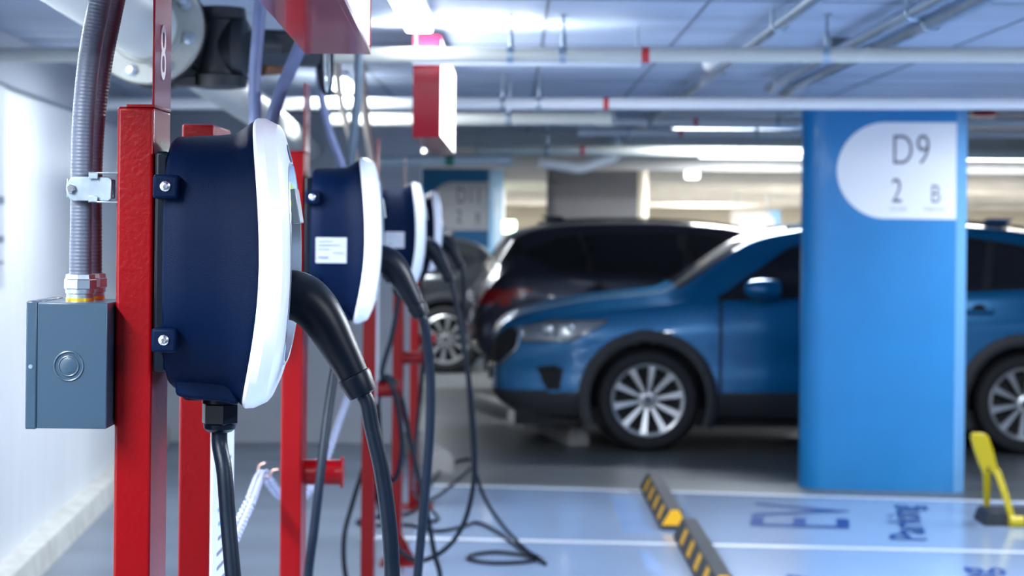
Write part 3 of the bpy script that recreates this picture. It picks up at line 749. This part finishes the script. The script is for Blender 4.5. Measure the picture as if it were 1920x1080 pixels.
t = thing('junction_plate', 'small dark grey ceiling plate beside the conduit pair', 'plate', onz(1590,72,CZ))
pp = onz(1590, 74, CZ); MB().box((pp.x - .08, pp.y - .10, CZ - .03), (pp.x + .06, pp.y + .10, CZ)).build('plate', mat('plate_grey', (.10, .14, .16), .5), t, bevel=.003)
t = thing('smoke_detector', 'small ceiling detector between the two sprinkler pipes', 'detector', onz(1338,128,CZ - .02))
pp = onz(1338, 118, CZ)
MB().lathe([(0, .055), (-.012, .055), (-.03, .045), (-.045, .02)], pp, (0,0,1), 24).build('base', WPIPE, t)
MB().lathe([(-.045, .06), (-.052, .06)], pp, (0,0,1), 24).build('deflector', mat('det_dark', (.12, .06, .1), .4), t)
t = thing('alarm_beacon', 'red round beacon on the ceiling right of the D9 pillar', 'beacon', at(1845,208,15.0))
MB().lathe([(.0, .04), (-.03, .085), (-.05, .085), (-.06, .05)], at(1845, 203, 15.0), (0,0,1), 28).build('dome', mat('beacon_red', (.5, .01, .03), .3, coat=.5), t)
b0 = at(1845, 203, 15.0); MB().cyl(b0, (b0.x, b0.y, CZ + .004), .012, 10).build('stem', STEEL, t)
t = thing('hanging_sign', 'small glowing white sign hanging in front of the far lights', 'sign', at(1298,315,30))
a, b = at(1285, 335, 30), at(1311, 296, 30)
MB().box((a.x, 29.97, a.z), (b.x, 30.03, b.z)).build('lit_face', LEDWS, t, bevel=.02)
MB().cyl(((a.x+b.x)/2, 30, b.z), ((a.x+b.x)/2, 30, CZ), .01, 8).build('hanger_rod', STEEL, t)
t = thing('exit_sign', 'glowing green exit box behind the black SUV roof', 'exit sign', at(945,425,38))
a, b = at(922, 436, 38), at(967, 414, 38)
MB().box((a.x, 37.96, a.z), (b.x, 38.04, b.z)).build('lit_face', EXITG, t, bevel=.02)
MB().cyl(((a.x+b.x)/2, 38, b.z), ((a.x+b.x)/2, 38, CZ), .012, 8).build('hanger_rod', STEEL, t)

# ------------------------------------------------------------------ pillars
def pillar(label, P, m, w=.79, cl=.16, crr=.055, depth=.85, sign=None, guard=None):
    t = thing('pillar', label, 'pillar', (P.x, P.y, 0), -math.atan(THETA))
    left = [(cl*(math.cos(a) - 0) , cl*(1 + math.sin(a))) for a in [PI + PI/2*k/8 for k in range(9)]] if cl else [(0, 0)]
    left = [(x, y) for x, y in left]
    poly = left + [(w, 0), (w + crr, crr), (w + crr, depth), (-cl, depth)]
    MB().prism(poly, (0,0,0), (1,0,0), (0,1,0), (0,0,1), CZ - .001).build('shaft', m, t, world=False, angle=30)
    if guard:
        MB().prism([(w - .006, -.003), (w + .004, -.004), (w + crr + .004, crr), (w + crr + .004, crr + .02), (w + crr, crr + .02), (w + crr - .002, crr + .002), (w - .006, 0)], (0,0,0), (1,0,0), (0,1,0), (0,0,1), CZ - .002).build('corner_guard', guard, t, world=False)
    if sign:
        name, zc = sign; r = .296; cx_ = .059 + r
        poly = [(cx_ + r*math.cos(a), zc + r*math.sin(a)) for a in [PI/2 + PI*k/32 for k in range(33)]] + [(w - .008, zc - r), (w - .008, zc + r)]
        b = MB().prism(poly, (0, -.004, 0), (1,0,0), (0,0,1), (0,1,0), .0035).build('sign', SIGNW, t, world=False, angle=40)
        M = lambda x, z: basis(Vector((x, -.0048, z)), Vector((1,0,0)), Vector((0,0,1)), Vector((0,-1,0)))
        mw = wm(t)
        tt = lambda s, size, x, z, sx, thin, sp=1.0: text('sign_letters', s, size, mw @ M(x, z), SIGNT, b, .0004, thin, sx, spacing=sp)
        tt(name, .268, .385, zc + .038, .70 if len(name) == 2 else .66, -.003, 1.08)
        tt('2', .215, .388, zc - .196, .66, -.001)
        tt('B', .160, .625, zc - .196, .72, -.001)
        tt('FLOOR', .034, .385, zc - .248, .9, -.0006); tt('PARKING', .034, .588, zc - .248, .9, -.0006)
    return t
pillar('blue pillar with the white D9 sign standing before the blue SUV', fl(1545, 917), BLUE, sign=('D9', 1.966), guard=BLUE2)
pillar('far blue pillar with the white D11 sign, beyond the charger row', Vector(((797 - 960) * 28 / F, 28.0, 0)), BLUE, sign=('D11', 1.822), guard=BLUE2)
pillar('plain grey concrete pillar rising behind the black SUV', Vector(((1048 - 960) * 27 / F, 27.0, 0)), mat('grey_pillar', (.30, .29, .30), .7, noise=.06, nscale=3), w=.93, cl=.17, guard=mat('pale_corner', (.34, .33, .30), .5))
t = thing('direction_sign', 'white sign with rounded blue end hanging beyond the black SUV roof', 'sign', at(1415, 425, 40))
a, b = at(1370, 470, 40), at(1440, 394, 40); r = (b.z - a.z)/2
poly = [(a.x, a.z), (b.x - .1, a.z)] + [(b.x - .1 + .24*math.cos(q), a.z + r + r*math.sin(q)) for q in [-PI/2 + PI*k/16 for k in range(17)]] + [(a.x, b.z)]
MB().prism(poly, (0, 40, 0), (1,0,0), (0,0,1), (0,1,0), .03).build('board', mat('pale_board', (.42, .43, .48), .5), t)
MB().box((b.x - .25, 40.031, a.z), (b.x + .22, 40.05, b.z)).build('blue_end', BLUE, t)
for x in (a.x + .1, b.x): MB().cyl((x, 40.04, b.z - .05), (x, 40.04, CZ), .012, 8).build('hanger_rod', STEEL, t)

# ------------------------------------------------------------------ cars
def interp(tab, x, k):
    if x <= tab[0][0]: return tab[0][k]
    for i in range(len(tab) - 1):
        a, b = tab[i], tab[i+1]
        if x <= b[0]:
            t = (x - a[0]) / (b[0] - a[0])
            p0 = tab[i-1] if i else a; p3 = tab[i+2] if i + 2 < len(tab) else b
            m1 = (b[k] - p0[k]) / max(b[0] - p0[0], 1e-6); m2 = (p3[k] - a[k]) / max(p3[0] - a[0], 1e-6)
            sl = (b[k] - a[k]) / (b[0] - a[0])
            lim = lambda m: 0 if sl == 0 or m * sl <= 0 else math.copysign(min(abs(m), 3*abs(sl)), sl)
            m1, m2 = lim(m1), lim(m2); h = b[0] - a[0]
            return (2*t**3 - 3*t*t + 1)*a[k] + (t**3 - 2*t*t + t)*h*m1 + (-2*t**3 + 3*t*t)*b[k] + (t**3 - t*t)*h*m2
    return tab[-1][k]
def inpoly(p, poly):
    x, y = p; c = False; j = len(poly) - 1
    for i in range(len(poly)):
        xi, yi = poly[i]; xj, yj = poly[j]
        if (yi > y) != (yj > y) and x < (xj - xi) * (y - yi) / (yj - yi) + xi: c = not c
        j = i
    return c
#        x     zb    zs    zt    wl    wt
SUV = [(-1.12, .40, .68, .800, .40, .34), (-1.09, .34, .74, .860, .56, .50), (-1.02, .29, .80, .925, .70, .60), (-.88, .215, .87, .985, .80, .68), (-.66, .205, .93, 1.035, .875, .72),
       (-.43, .205, .97, 1.080, .905, .74), (0, .205, 1.02, 1.128, .92, .755), (.14, .205, 1.035, 1.150, .92, .755), (.24, .205, 1.045, 1.205, .92, .745), (.40, .205, 1.058, 1.315, .92, .71), (.72, .205, 1.08, 1.515, .92, .655),
       (.92, .205, 1.09, 1.580, .92, .635), (1.21, .205, 1.10, 1.622, .92, .625), (1.8, .205, 1.12, 1.652, .92, .62), (2.44, .205, 1.145, 1.638, .92, .61), (2.75, .215, 1.165, 1.612, .91, .59),
       (3.0, .28, 1.175, 1.555, .885, .575), (3.12, .31, 1.17, 1.47, .865, .57), (3.25, .34, 1.12, 1.28, .835, .60), (3.36, .38, 1.02, 1.09, .79, .60), (3.43, .43, .90, .98, .72, .56), (3.47, .50, .80, .88, .62, .48)]
def make_car(label, paint, loc, rotz, zscale=1.0, dx=.022, NT=44, plate=True, variant='suv'):
    car = thing('car', label, 'car', loc, rotz)
    xs = []; x = SUV[0][0]
    while x < SUV[-1][0] - 1e-6: xs.append(x); x += dx * (.45 if x < -.85 or x > 3.0 else 1)
    xs.append(SUV[-1][0])
    def section(x):
        zb, zs, zt, wl, wt = [interp(SUV, x, k) for k in range(1, 6)]
        H = zs - zb; G = zt - zs; e = min(.055, G*.45)
        ctl = [(0, zb), (wl*.55, zb), (wl*.90, zb + .012), (wl*.975, zb + .10*H + .02), (wl*.992, zb + .32*H), (wl*.985, zb + .50*H), (wl*1.0, zb + .72*H), (wl*.985, zb + .88*H), (wl*.955, zs),
               (wl*.955 + (wt - wl*.955)*.40 + .012, zs + (G - e)*.36), (wl*.955 + (wt - wl*.955)*.78 + .014, zs + (G - e)*.74), (wt, zt - e), (wt*.90, zt - e*.38), (wt*.6, zt - e*.08), (0, zt)]
        pts = []; n = len(ctl) - 1
        for j in range(NT + 1):
            t = n * j / NT; k = min(int(t), n - 1); f = t - k
            q = [ctl[max(k-1, 0)], ctl[k], ctl[k+1], ctl[min(k+2, n)]]
            def cmr(c):
                p0, p1, p2, p3 = [a[c] for a in q]
                return .5*((2*p1) + (-p0 + p2)*f + (2*p0 - 5*p1 + 4*p2 - p3)*f*f + (-p0 + 3*p1 - 3*p2 + p3)*f**3)
            pts.append((max(cmr(0), 0.0) if j not in (0, NT) else 0.0, cmr(1) * zscale, t))
        return pts
    secs = [section(x) for x in xs]
    WB = 2.70; RW = .363; RO = .50; RI = .415; zc = RW
    win = [(.50, 1.085), (1.02, 1.45), (1.30, 1.535), (2.30, 1.545), (2.72, 1.485), (3.02, 1.36), (2.95, 1.30), (2.72, 1.19), (1.5, 1.13)]
    lampp = [(-.96, .86), (-.70, .925), (-.28, .935), (-.34, .885), (-.56, .775), (-.90, .765)]
    fog = [(-.80, .585), (-.60, .60), (-.63, .44), (-.72, .42)]
    tail = [(2.92, 1.02), (3.5, 1.00), (3.5, .86), (3.2, .885)]
    groups = {}
    vid = {}
    V = []
    def vert(i, j, sgn):
        if j in (0, NT): sgn = 1
        k = (i, j, sgn)
        if k not in vid:
            y, z, t = secs[i][j]; vid[k] = len(V); V.append(Vector((xs[i], -sgn*y, z)))
        return vid[k]
    for i in range(len(xs) - 1):
        for j in range(NT):
            x = (xs[i] + xs[i+1])/2; z = (secs[i][j][1] + secs[i][j+1][1] + secs[i+1][j][1] + secs[i+1][j+1][1])/4
            y = (secs[i][j][0] + secs[i][j+1][0])/2; t = (secs[i][j][2] + secs[i][j+1][2])/2; zz = z / zscale
            rf = math.hypot(x, z - zc); rr = math.hypot(x - WB, z - zc)
            side = y > .45 and t < 11
            if y > .5 and t < 9 and (rf < RI or rr < RI): continue
            if y > .5 and t < 8.5 and (rf < RO or rr < RO): g = 'wheel_arch' if x > 1.3 else 'wheel_arch_f'
            elif 8 < t < 11.2 and inpoly((x, zz), win):
                if abs(x - 1.52 - (zz-1.1)*.05) < .045 or abs(x - 2.42 - (zz - 1.2)*.22) < .03: g = 'pillar_trim' if x < 2 else 'pillar_trim_c'
                else: g = 'front_window' if x < 1.5 else ('rear_window' if x < 2.42 else 'quarter_window')
            elif .215 < x < .86 and t > 11.35: g = 'windscreen'
            elif 3.04 < x < 3.26 and t > 9.6: g = 'tailgate_glass'
            elif 4 < t < 9.5 and y > .3 and inpoly((x, zz), lampp): g = 'headlamp'
            elif 4 < t < 9.5 and y > .45 and inpoly((x, zz), tail): g = 'tail_lamp'
            elif y > .3 and inpoly((x, zz), fog): g = 'fog_recess'
            elif inpoly((x, zz), [(-1.3, .87), (-.91, .865), (-.94, .72), (-1.05, .605), (-1.3, .58)]) and t < 10: g = 'grille'
            elif zz < .415 and t < 6: g = 'lower_cladding'
            elif t <= 8.6 and zz > .43 and .50 < x < 2.48 and y > .6:
                g = 'front_door' if x < 1.50 else 'rear_door'
                if abs(x - .515) < .012: g = 'door_gap'
                if abs(x - 1.50) < .012: g = 'door_gap_b'
                if rr < RO + .06: g = 'body_shell'
            elif x < .17 and t > 11.0 and x > -1.0: g = 'bonnet'
            else: g = 'body_shell'
            for sgn in (1, -1):
                q = [vert(i, j, sgn), vert(i+1, j, sgn), vert(i+1, j+1, sgn), vert(i, j+1, sgn)]
                q = [a for k, a in enumerate(q) if a not in q[:k]]
                sideg = g + ('|n' if sgn == 1 else '|f') if g in ('pillar_trim', 'pillar_trim_c', 'door_gap', 'door_gap_b', 'wheel_arch_f', 'wheel_arch', 'headlamp', 'tail_lamp', 'front_window', 'rear_window', 'quarter_window', 'front_door', 'rear_door', 'fog_recess') else g
                if len(q) > 2: groups.setdefault(sideg, []).append(q)
    for i in (0, len(xs) - 1):
        groups['grille' if i == 0 else 'body_shell'].append([vert(i, j, 1) for j in range(NT + 1)] + [vert(i, j, -1) for j in range(NT - 1, 0, -1)])
    # vertex normals of the whole skin keep the panels shading as one surface
    whole = bpy.data.meshes.new('skin'); allf = [f for fs in groups.values() for f in fs]
    whole.from_pydata([tuple(p) for p in V], [], allf); whole.update()
    nrm = [v.normal.copy() for v in whole.vertices]; cen = Vector((1, 0, .8))
    flip = sum((nrm[k].dot(V[k] - cen) > 0) - (nrm[k].dot(V[k] - cen) < 0) for k in range(0, len(V), 7)) < 0
    if flip: nrm = [-n for n in nrm]
    bpy.data.meshes.remove(whole)
    MM = {'wheel_arch': CLAD, 'pillar_trim': CLAD, 'windscreen': GLASS, 'tailgate_glass': GLASS, 'headlamp': LAMPG, 'tail_lamp': TAILR, 'fog_recess': GAP, 'grille': GAP, 'lower_cladding': CLAD, 'door_gap': GAP}
    parts = {}
    for g, fs in groups.items():
        base = g.split('|')[0]
        base = {'pillar_trim_c': 'pillar_trim', 'door_gap_b': 'door_gap', 'wheel_arch_f': 'wheel_arch'}.get(base, base)
        m = GLASS if base.endswith('window') else MM.get(base, paint)
        nm = {'front_door': 'door', 'rear_door': 'door', 'front_window': 'side_window', 'rear_window': 'side_window', 'quarter_window': 'quarter_window'}.get(base, base)
        used = sorted({a for f in fs for a in f}); mp = {a: k for k, a in enumerate(used)}
        me = bpy.data.meshes.new(nm); me.from_pydata([tuple(V[a]) for a in used], [], [[mp[a] for a in (f[::-1] if flip else f)] for f in fs]); me.update()
        me.materials.append(m); me.polygons.foreach_set('use_smooth', [True]*len(me.polygons))
        me.normals_split_custom_set_from_vertices([nrm[a] for a in used])
        o = bpy.data.objects.new(nm, me); C.objects.link(o); o.parent = car; parts[g] = o
        if base.endswith('window'): o.parent = car
    def surf(x, z):
        sec = section(x); best = None
        for k in range(NT):
            z0, z1 = sec[k][1], sec[k+1][1]
            if sec[k][2] > 2.5 and (z0 - z) * (z1 - z) <= 0 and abs(z1 - z0) > 1e-9:
                f = (z - z0) / (z1 - z0); best = sec[k][0] + (sec[k+1][0] - sec[k][0]) * f
                break
        return best if best is not None else max(p[0] for p in sec)
    def on_side(poly, s, off, m, closed=True):
        out = []
        for k in range(len(poly) if closed else len(poly) - 1):
            a, b = Vector(poly[k]), Vector(poly[(k+1) % len(poly)]); n = max(2, int((b - a).length / .04))
            for q in range(n):
                p = a.lerp(b, q / n); out.append(Vector((p.x, -s*(surf(p.x, p.y*zscale) + off), p.y*zscale)))
        return out
    for s in (1, -1):
        MB().tube(on_side(win, s, .001, CLAD), .011, 8, closed=True).build('window_trim', GAP, car, world=False)
        MB().tube(cr_path(on_side([(-.905, .868), (-.94, .72), (-1.05, .605), (-1.115, .585)], s, .004, CHROME, False), 2), .013, 8).build('grille_trim', CHROME, car, world=False)
        MB().tube(on_side(lampp, s, .0, CLAD), .006, 6, closed=True).build('headlamp_rim', GAP, parts['headlamp|' + ('n' if s == 1 else 'f')], world=False)
    # arch lips, wheel wells
    for xw_ in (0, WB):
        for s in (1, -1):
            mb = MB()
            A = [-.42 + (PI + .84)*k/40 for k in range(41)]
            mb.rings([[Vector((xw_ + r*math.cos(a), s*y, zc + r*math.sin(a))) for a in A] for r, y in ((.505, .890), (.498, .925), (.46, .938), (.42, .930), (.412, .90), (.412, .62))], False, False, closed=False)
            mb.build('arch_lip', CLAD, car, world=False)
        MB().cyl((xw_, -.62, zc + .02), (xw_, .62, zc + .02), .42, 32).build('wheel_well', GAP, car, world=False)
    mb = MB(); mb.box((-.95, -.80, .17), (3.25, .80, .3)); mb.build('underbody', GAP, car, world=False)
    # wheels
    def wheel(s, xw_):
        w = MB(); o = Vector((xw_, -s*.80, zc)); a = Vector((0, -s, 0))
        ty = w.lathe([(-.11, .25), (-.112, .33), (-.09, .356), (-.05, RW), (.05, RW), (.085, .357), (.108, .335), (.112, .30), (.110, .268), (.10, .255), (.06, .245)], o, a, 56, cap0=False, cap1=False).build('tyre', TYRE, None)
        r = MB(); r.lathe([(.112, .262), (.116, .256), (.110, .240), (.05, .232), (.0, .23)], o, a, 56, cap0=False, cap1=False)
        ex = Vector((1,0,0)); ez = Vector((0,0,1))
        for k in range(10):
            q = 2*PI*(k + .3)/10; d_ = ex*math.cos(q) + ez*math.sin(q); n_ = d_.cross(a)
            def st(rad, wd, h): return [o + d_*rad + n_*wd + a*(h - .022), o + d_*rad + n_*wd*.75 + a*h, o + d_*rad - n_*wd*.75 + a*h, o + d_*rad - n_*wd + a*(h - .022)]
            r.rings([st(.045, .012, .085), st(.10, .017, .092), st(.18, .024, .104), st(.243, .032, .112)])
        r.lathe([(.06, .06), (.09, .058), (.096, .046)], o, a, 32)
        ri = r.build('rim', RIM, None, angle=30)
        bk = MB().lathe([(.02, .235), (.022, .05)], o, a, 40, cap0=False).build('brake_disc', GAP, None)
        cp = MB().lathe([(.096, .034), (.100, .030)], o, a, 28).build('hub_cap', mat('hub_grey', (.10, .11, .13), .3, metal=.6), None)
        e = bpy.data.objects.new('wheel', None); C.objects.link(e); e.parent = car
        for q in (ty, ri, bk, cp): q.parent = e
    for xw_ in (0, WB):
        for s in (1, -1): wheel(s, xw_)
    # mirrors, handles, grille trim, plates, rails
    for s in (1, -1):
        mb = MB(); c = Vector((.80, -s*1.015, 1.17*zscale))
        R = []
        for k, (f, y) in enumerate([(-.135, .25), (-.12, .62), (-.07, .92), (0, 1.0), (.07, .98), (.115, .9), (.125, .8)]):
            R.append([c + Vector((f, .095*y*math.cos(a)*1.0, .072*y*math.sin(a))) for a in [2*PI*q/20 for q in range(20)]])
        mr = mb.rings(R).build('door_mirror', paint, car, world=False, angle=60)
        MB().tube([Vector((.80, -s*.86, 1.10*zscale)), Vector((.80, -s*.95, 1.12*zscale))], [.035, .03], 12).build('mirror_foot', CLAD, mr, world=False)
        for hx in (1.38, 2.36):
            key = ('front_door' if hx < 1.5 else 'rear_door') + ('|n' if s == 1 else '|f')
            hb = MB(); yy = -s*.925; hz = (1.0 if hx < 1.5 else 1.02)*zscale
            hb.tube(cr_path([(hx - .10, yy + s*.012, hz), (hx - .08, yy - s*.022, hz), (hx, yy - s*.03, hz), (hx + .08, yy - s*.022, hz), (hx + .10, yy + s*.012, hz)], 5), .014, 10)
            hb.build('door_handle', paint, parts[key], world=False)
            MB().lathe([(0, .055), (.004, .055)], (hx, yy + s*.022, hz), (0, -s, 0), 24).build('handle_cup', GAP, parts[key], world=False)
        rl = MB(); rl.tube(cr_path([(1.0, -s*.60, 1.602*zscale), (1.4, -s*.612, 1.645*zscale), (2.0, -s*.612, 1.668*zscale), (2.5, -s*.60, 1.648*zscale), (2.75, -s*.585, 1.62*zscale)], 6), .014, 8)
        rl.build('roof_rail', CLAD, car, world=False)
        # bright headlamp projectors
        for (px, pz, py, pr) in ((-.72, .86, .845, .045), (-.56, .875, .882, .035)):
            lb = MB(); lb.lathe([(0, pr), (.012, pr*.95), (.02, pr*.6)], (px, -s*py, pz*zscale), Vector((-.45, -s*.9, 0)), 20)
            lb.build('projector', CHROME, parts['headlamp|' + ('n' if s == 1 else 'f')], world=False)
    if plate:
        MB().box((-1.155, -.26, .44*zscale), (-1.145, .26, .56*zscale)).build('number_plate', PLATE, car, world=False, bevel=.004)
        MB().box((-1.146, -.20, .46*zscale), (-1.05, .20, .54*zscale)).build('plate_bracket', CLAD, car, world=False)
    fin = MB(); fin.rings([[Vector((2.55 + .16*k, w_*.02*(1 - k), 1.63*zscale + h*(.0 + .065*k))) for k, w_, h in ()] or [Vector((2.50 + .02*i + a, b*(1 - .12*i), 1.62*zscale + .014*i)) for a, b in ((0, 0), (.05, .025), (.20, .02), (.20, -.02), (.05, -.025))] for i in range(6)])
    fin.build('aerial_fin', paint, car, world=False)
    MB().box((3.40, -.26, .84*zscale), (3.462, .26, .95*zscale)).build('rear_plate', PLATE, car, world=False, bevel=.004)
    MB().box((3.36, -.6, .60*zscale), (3.475, .6, .66*zscale)).build('rear_reflector', TAILR, car, world=False, bevel=.004)
    return car
# blue SUV: nose to the left, standing square to the view
cy = 16.6 + .82
make_car('blue SUV parked behind the D9 pillar, its nose and alloy wheel in view', PAINTB, ((1217 - 960) * 16.35 / F, 16.35 + .82, 0), 0.0, dx=.010, NT=96)
make_car('black SUV seen from its tail behind the blue SUV bonnet', PAINTK, (3.05, 21.95, 0), math.radians(180 + 6), dx=.03, NT=44, zscale=1.0)
make_car('dark grey car half hidden behind the charging cables, silver roof edge showing', PAINTG, (-.70 - 2.7, 25.3, 0), 0.0, dx=.03, NT=44, zscale=.90)

# ------------------------------------------------------------------ small things on the floor
def rubber_stop(label, x, ya, yb):
    L = yb - ya; t = thing('wheel_stop', label, 'wheel stop', (x, ya, 0), 0, 'striped rubber wheel stops')
    W, H = .145, .105
    prof = [(-W/2, 0), (-W/2, .02), (-W*.20, H), (W*.30, H), (W/2, .02), (W/2, 0)]
    MB().rings([[Vector((a*.98, 0, b*.18)) for a, b in prof], [Vector((a, .05, b)) for a, b in prof], [Vector((a, L - .05, b)) for a, b in prof], [Vector((a*.98, L, b*.18)) for a, b in prof]]).build('block', RUBB, t, world=False, bevel=.004, angle=25)
    nrm = Vector((-(H - .02), 0, W*.30)).normalized(); up = Vector((W*.30, 0, H - .02)).normalized(); ey = Vector((0, 1, 0))
    n = 4
    for k in range(n):
        y = .20 + .42 * k
        o = Vector((-W/2 + .004, y, .024)) + nrm*.0005
        MB().prism([(0, .004), (.15, .004), (.20, .080), (.05, .080)], o, ey, up, nrm, .0016).build('yellow_stripe', YELR, t, world=False)
    e = Vector((0, -.041, .0)); ez_ = Vector((0, -(H*.82), .05)).normalized(); eu = Vector((0, .05, H*.82)).normalized()
    MB().prism([(-W*.46, .012), (W*.46, .012), (W*.20, .100), (-W*.10, .100)], Vector((0, .0, .016)) + ez_*.0008, (1,0,0), eu, ez_, .002).build('end_reflector', YELR, t, world=False)
    return t
s0, s1 = fl(1262, 995), fl(1228, 915)
rubber_stop('black rubber wheel stop with yellow stripes and bright end, the farther of two', s0.x + .005, s0.y, s1.y)
s0b = fl(1283, 1006)
rubber_stop('black rubber wheel stop with yellow stripes, cut by the bottom frame edge', s0.x + .055, s0.y - 2.25, s0.y - .24)

def curb_stop(label, p, q, w, h):
    t = thing('parking_curb', label, 'parking curb', p, 0, 'grey concrete parking curbs')
    d = (q - p); L = d.length; d.normalize(); n = Vector((d.y, -d.x, 0)); pr = [(-w/2, 0), (-w/2, h*.45), (-w*.42, h*.75), (-w*.25, h*.95), (0, h), (w*.25, h*.95), (w*.42, h*.75), (w/2, h*.45), (w/2, 0)]
    MB().rings([[p + d*s + n*a*f + Vector((0, 0, b*f)) for a, b in pr] for s, f in ((0, .9), (.02, 1), (L - .02, 1), (L, .9))]).build('block', CONC, t)
curb_stop('grey concrete curb by the front tyre of the blue SUV', fl(1085, 834), fl(1002, 800), .17, .14)
curb_stop('grey concrete curb deep under the nose of the blue SUV', fl(968, 787), fl(900, 765), .16, .13)
curb_stop('rounded grey concrete curb seen just right of the last red post', fl(828, 888), fl(770, 846), .17, .15)

# folding yellow barrier on its black base
bp = fl(1887, 985); d0 = bp.y
t = thing('parking_barrier', 'yellow folding parking barrier on a black base beside the D9 pillar', 'parking barrier', (bp.x, bp.y, 0))
Q = lambda u, v, d=d0: at(u, v, d)
lx, rx = Q(1850, 975).x, Q(1945, 975).x
MB().prism([(lx - .02, 0), (rx + .25, 0), (rx + .25, .05), (rx + .18, .075), (lx + .015, .075), (lx - .005, .05)], (0, d0 - .05, 0), (1,0,0), (0,0,1), (0,1,0), .32).build('base', RUBB, t, bevel=.006)
tiltY = .10
def leg(uv, wd, y0, y1, name):
    P = [Vector((Q(u, v).x, d0 + y0 + (y1 - y0)*k/(len(uv)-1), Q(u, v).z)) for k, (u, v) in enumerate(uv)]
    R = []
    P = cr_path(P, 5)
    for i, p in enumerate(P):
        f = wd[0] + (wd[1] - wd[0]) * i / (len(P) - 1)
        R.append([p + Vector((-f/2, -.011, 0)), p + Vector((f/2, -.011, 0)), p + Vector((f/2, .011, 0)), p + Vector((-f/2, .011, 0))])
    return MB().rings(R).build(name, YEL, t, bevel=.003)
leg([(1851,880),(1857,918),(1862,957)], (.045, .030), .02, .17, 'leg')
leg([(1868,880),(1882,925),(1897,984)], (.040, .034), .0, -.06, 'leg')
o = Vector((0, d0 + .0, 0))
poly = [(Q(u, v).x, Q(u, v).z) for u, v in [(1820,818),(1824,811),(1846,813),(1853,819),(1862,845),(1873,885),(1864,892),(1852,874),(1848,884),(1845,890),(1835,868),(1826,842)]]
MB().prism(poly, (0, d0 - .012, 0), (1,0,0), (0,0,1), (0,1,0), .045).build('arm_plate', YEL, t, bevel=.006)
pf = Q(1893, 983); MB().cyl((pf.x - .02, d0 - .075, .03), (pf.x + .06, d0 - .075, .03), .032, 20).build('pivot', YEL, t, bevel=.004)
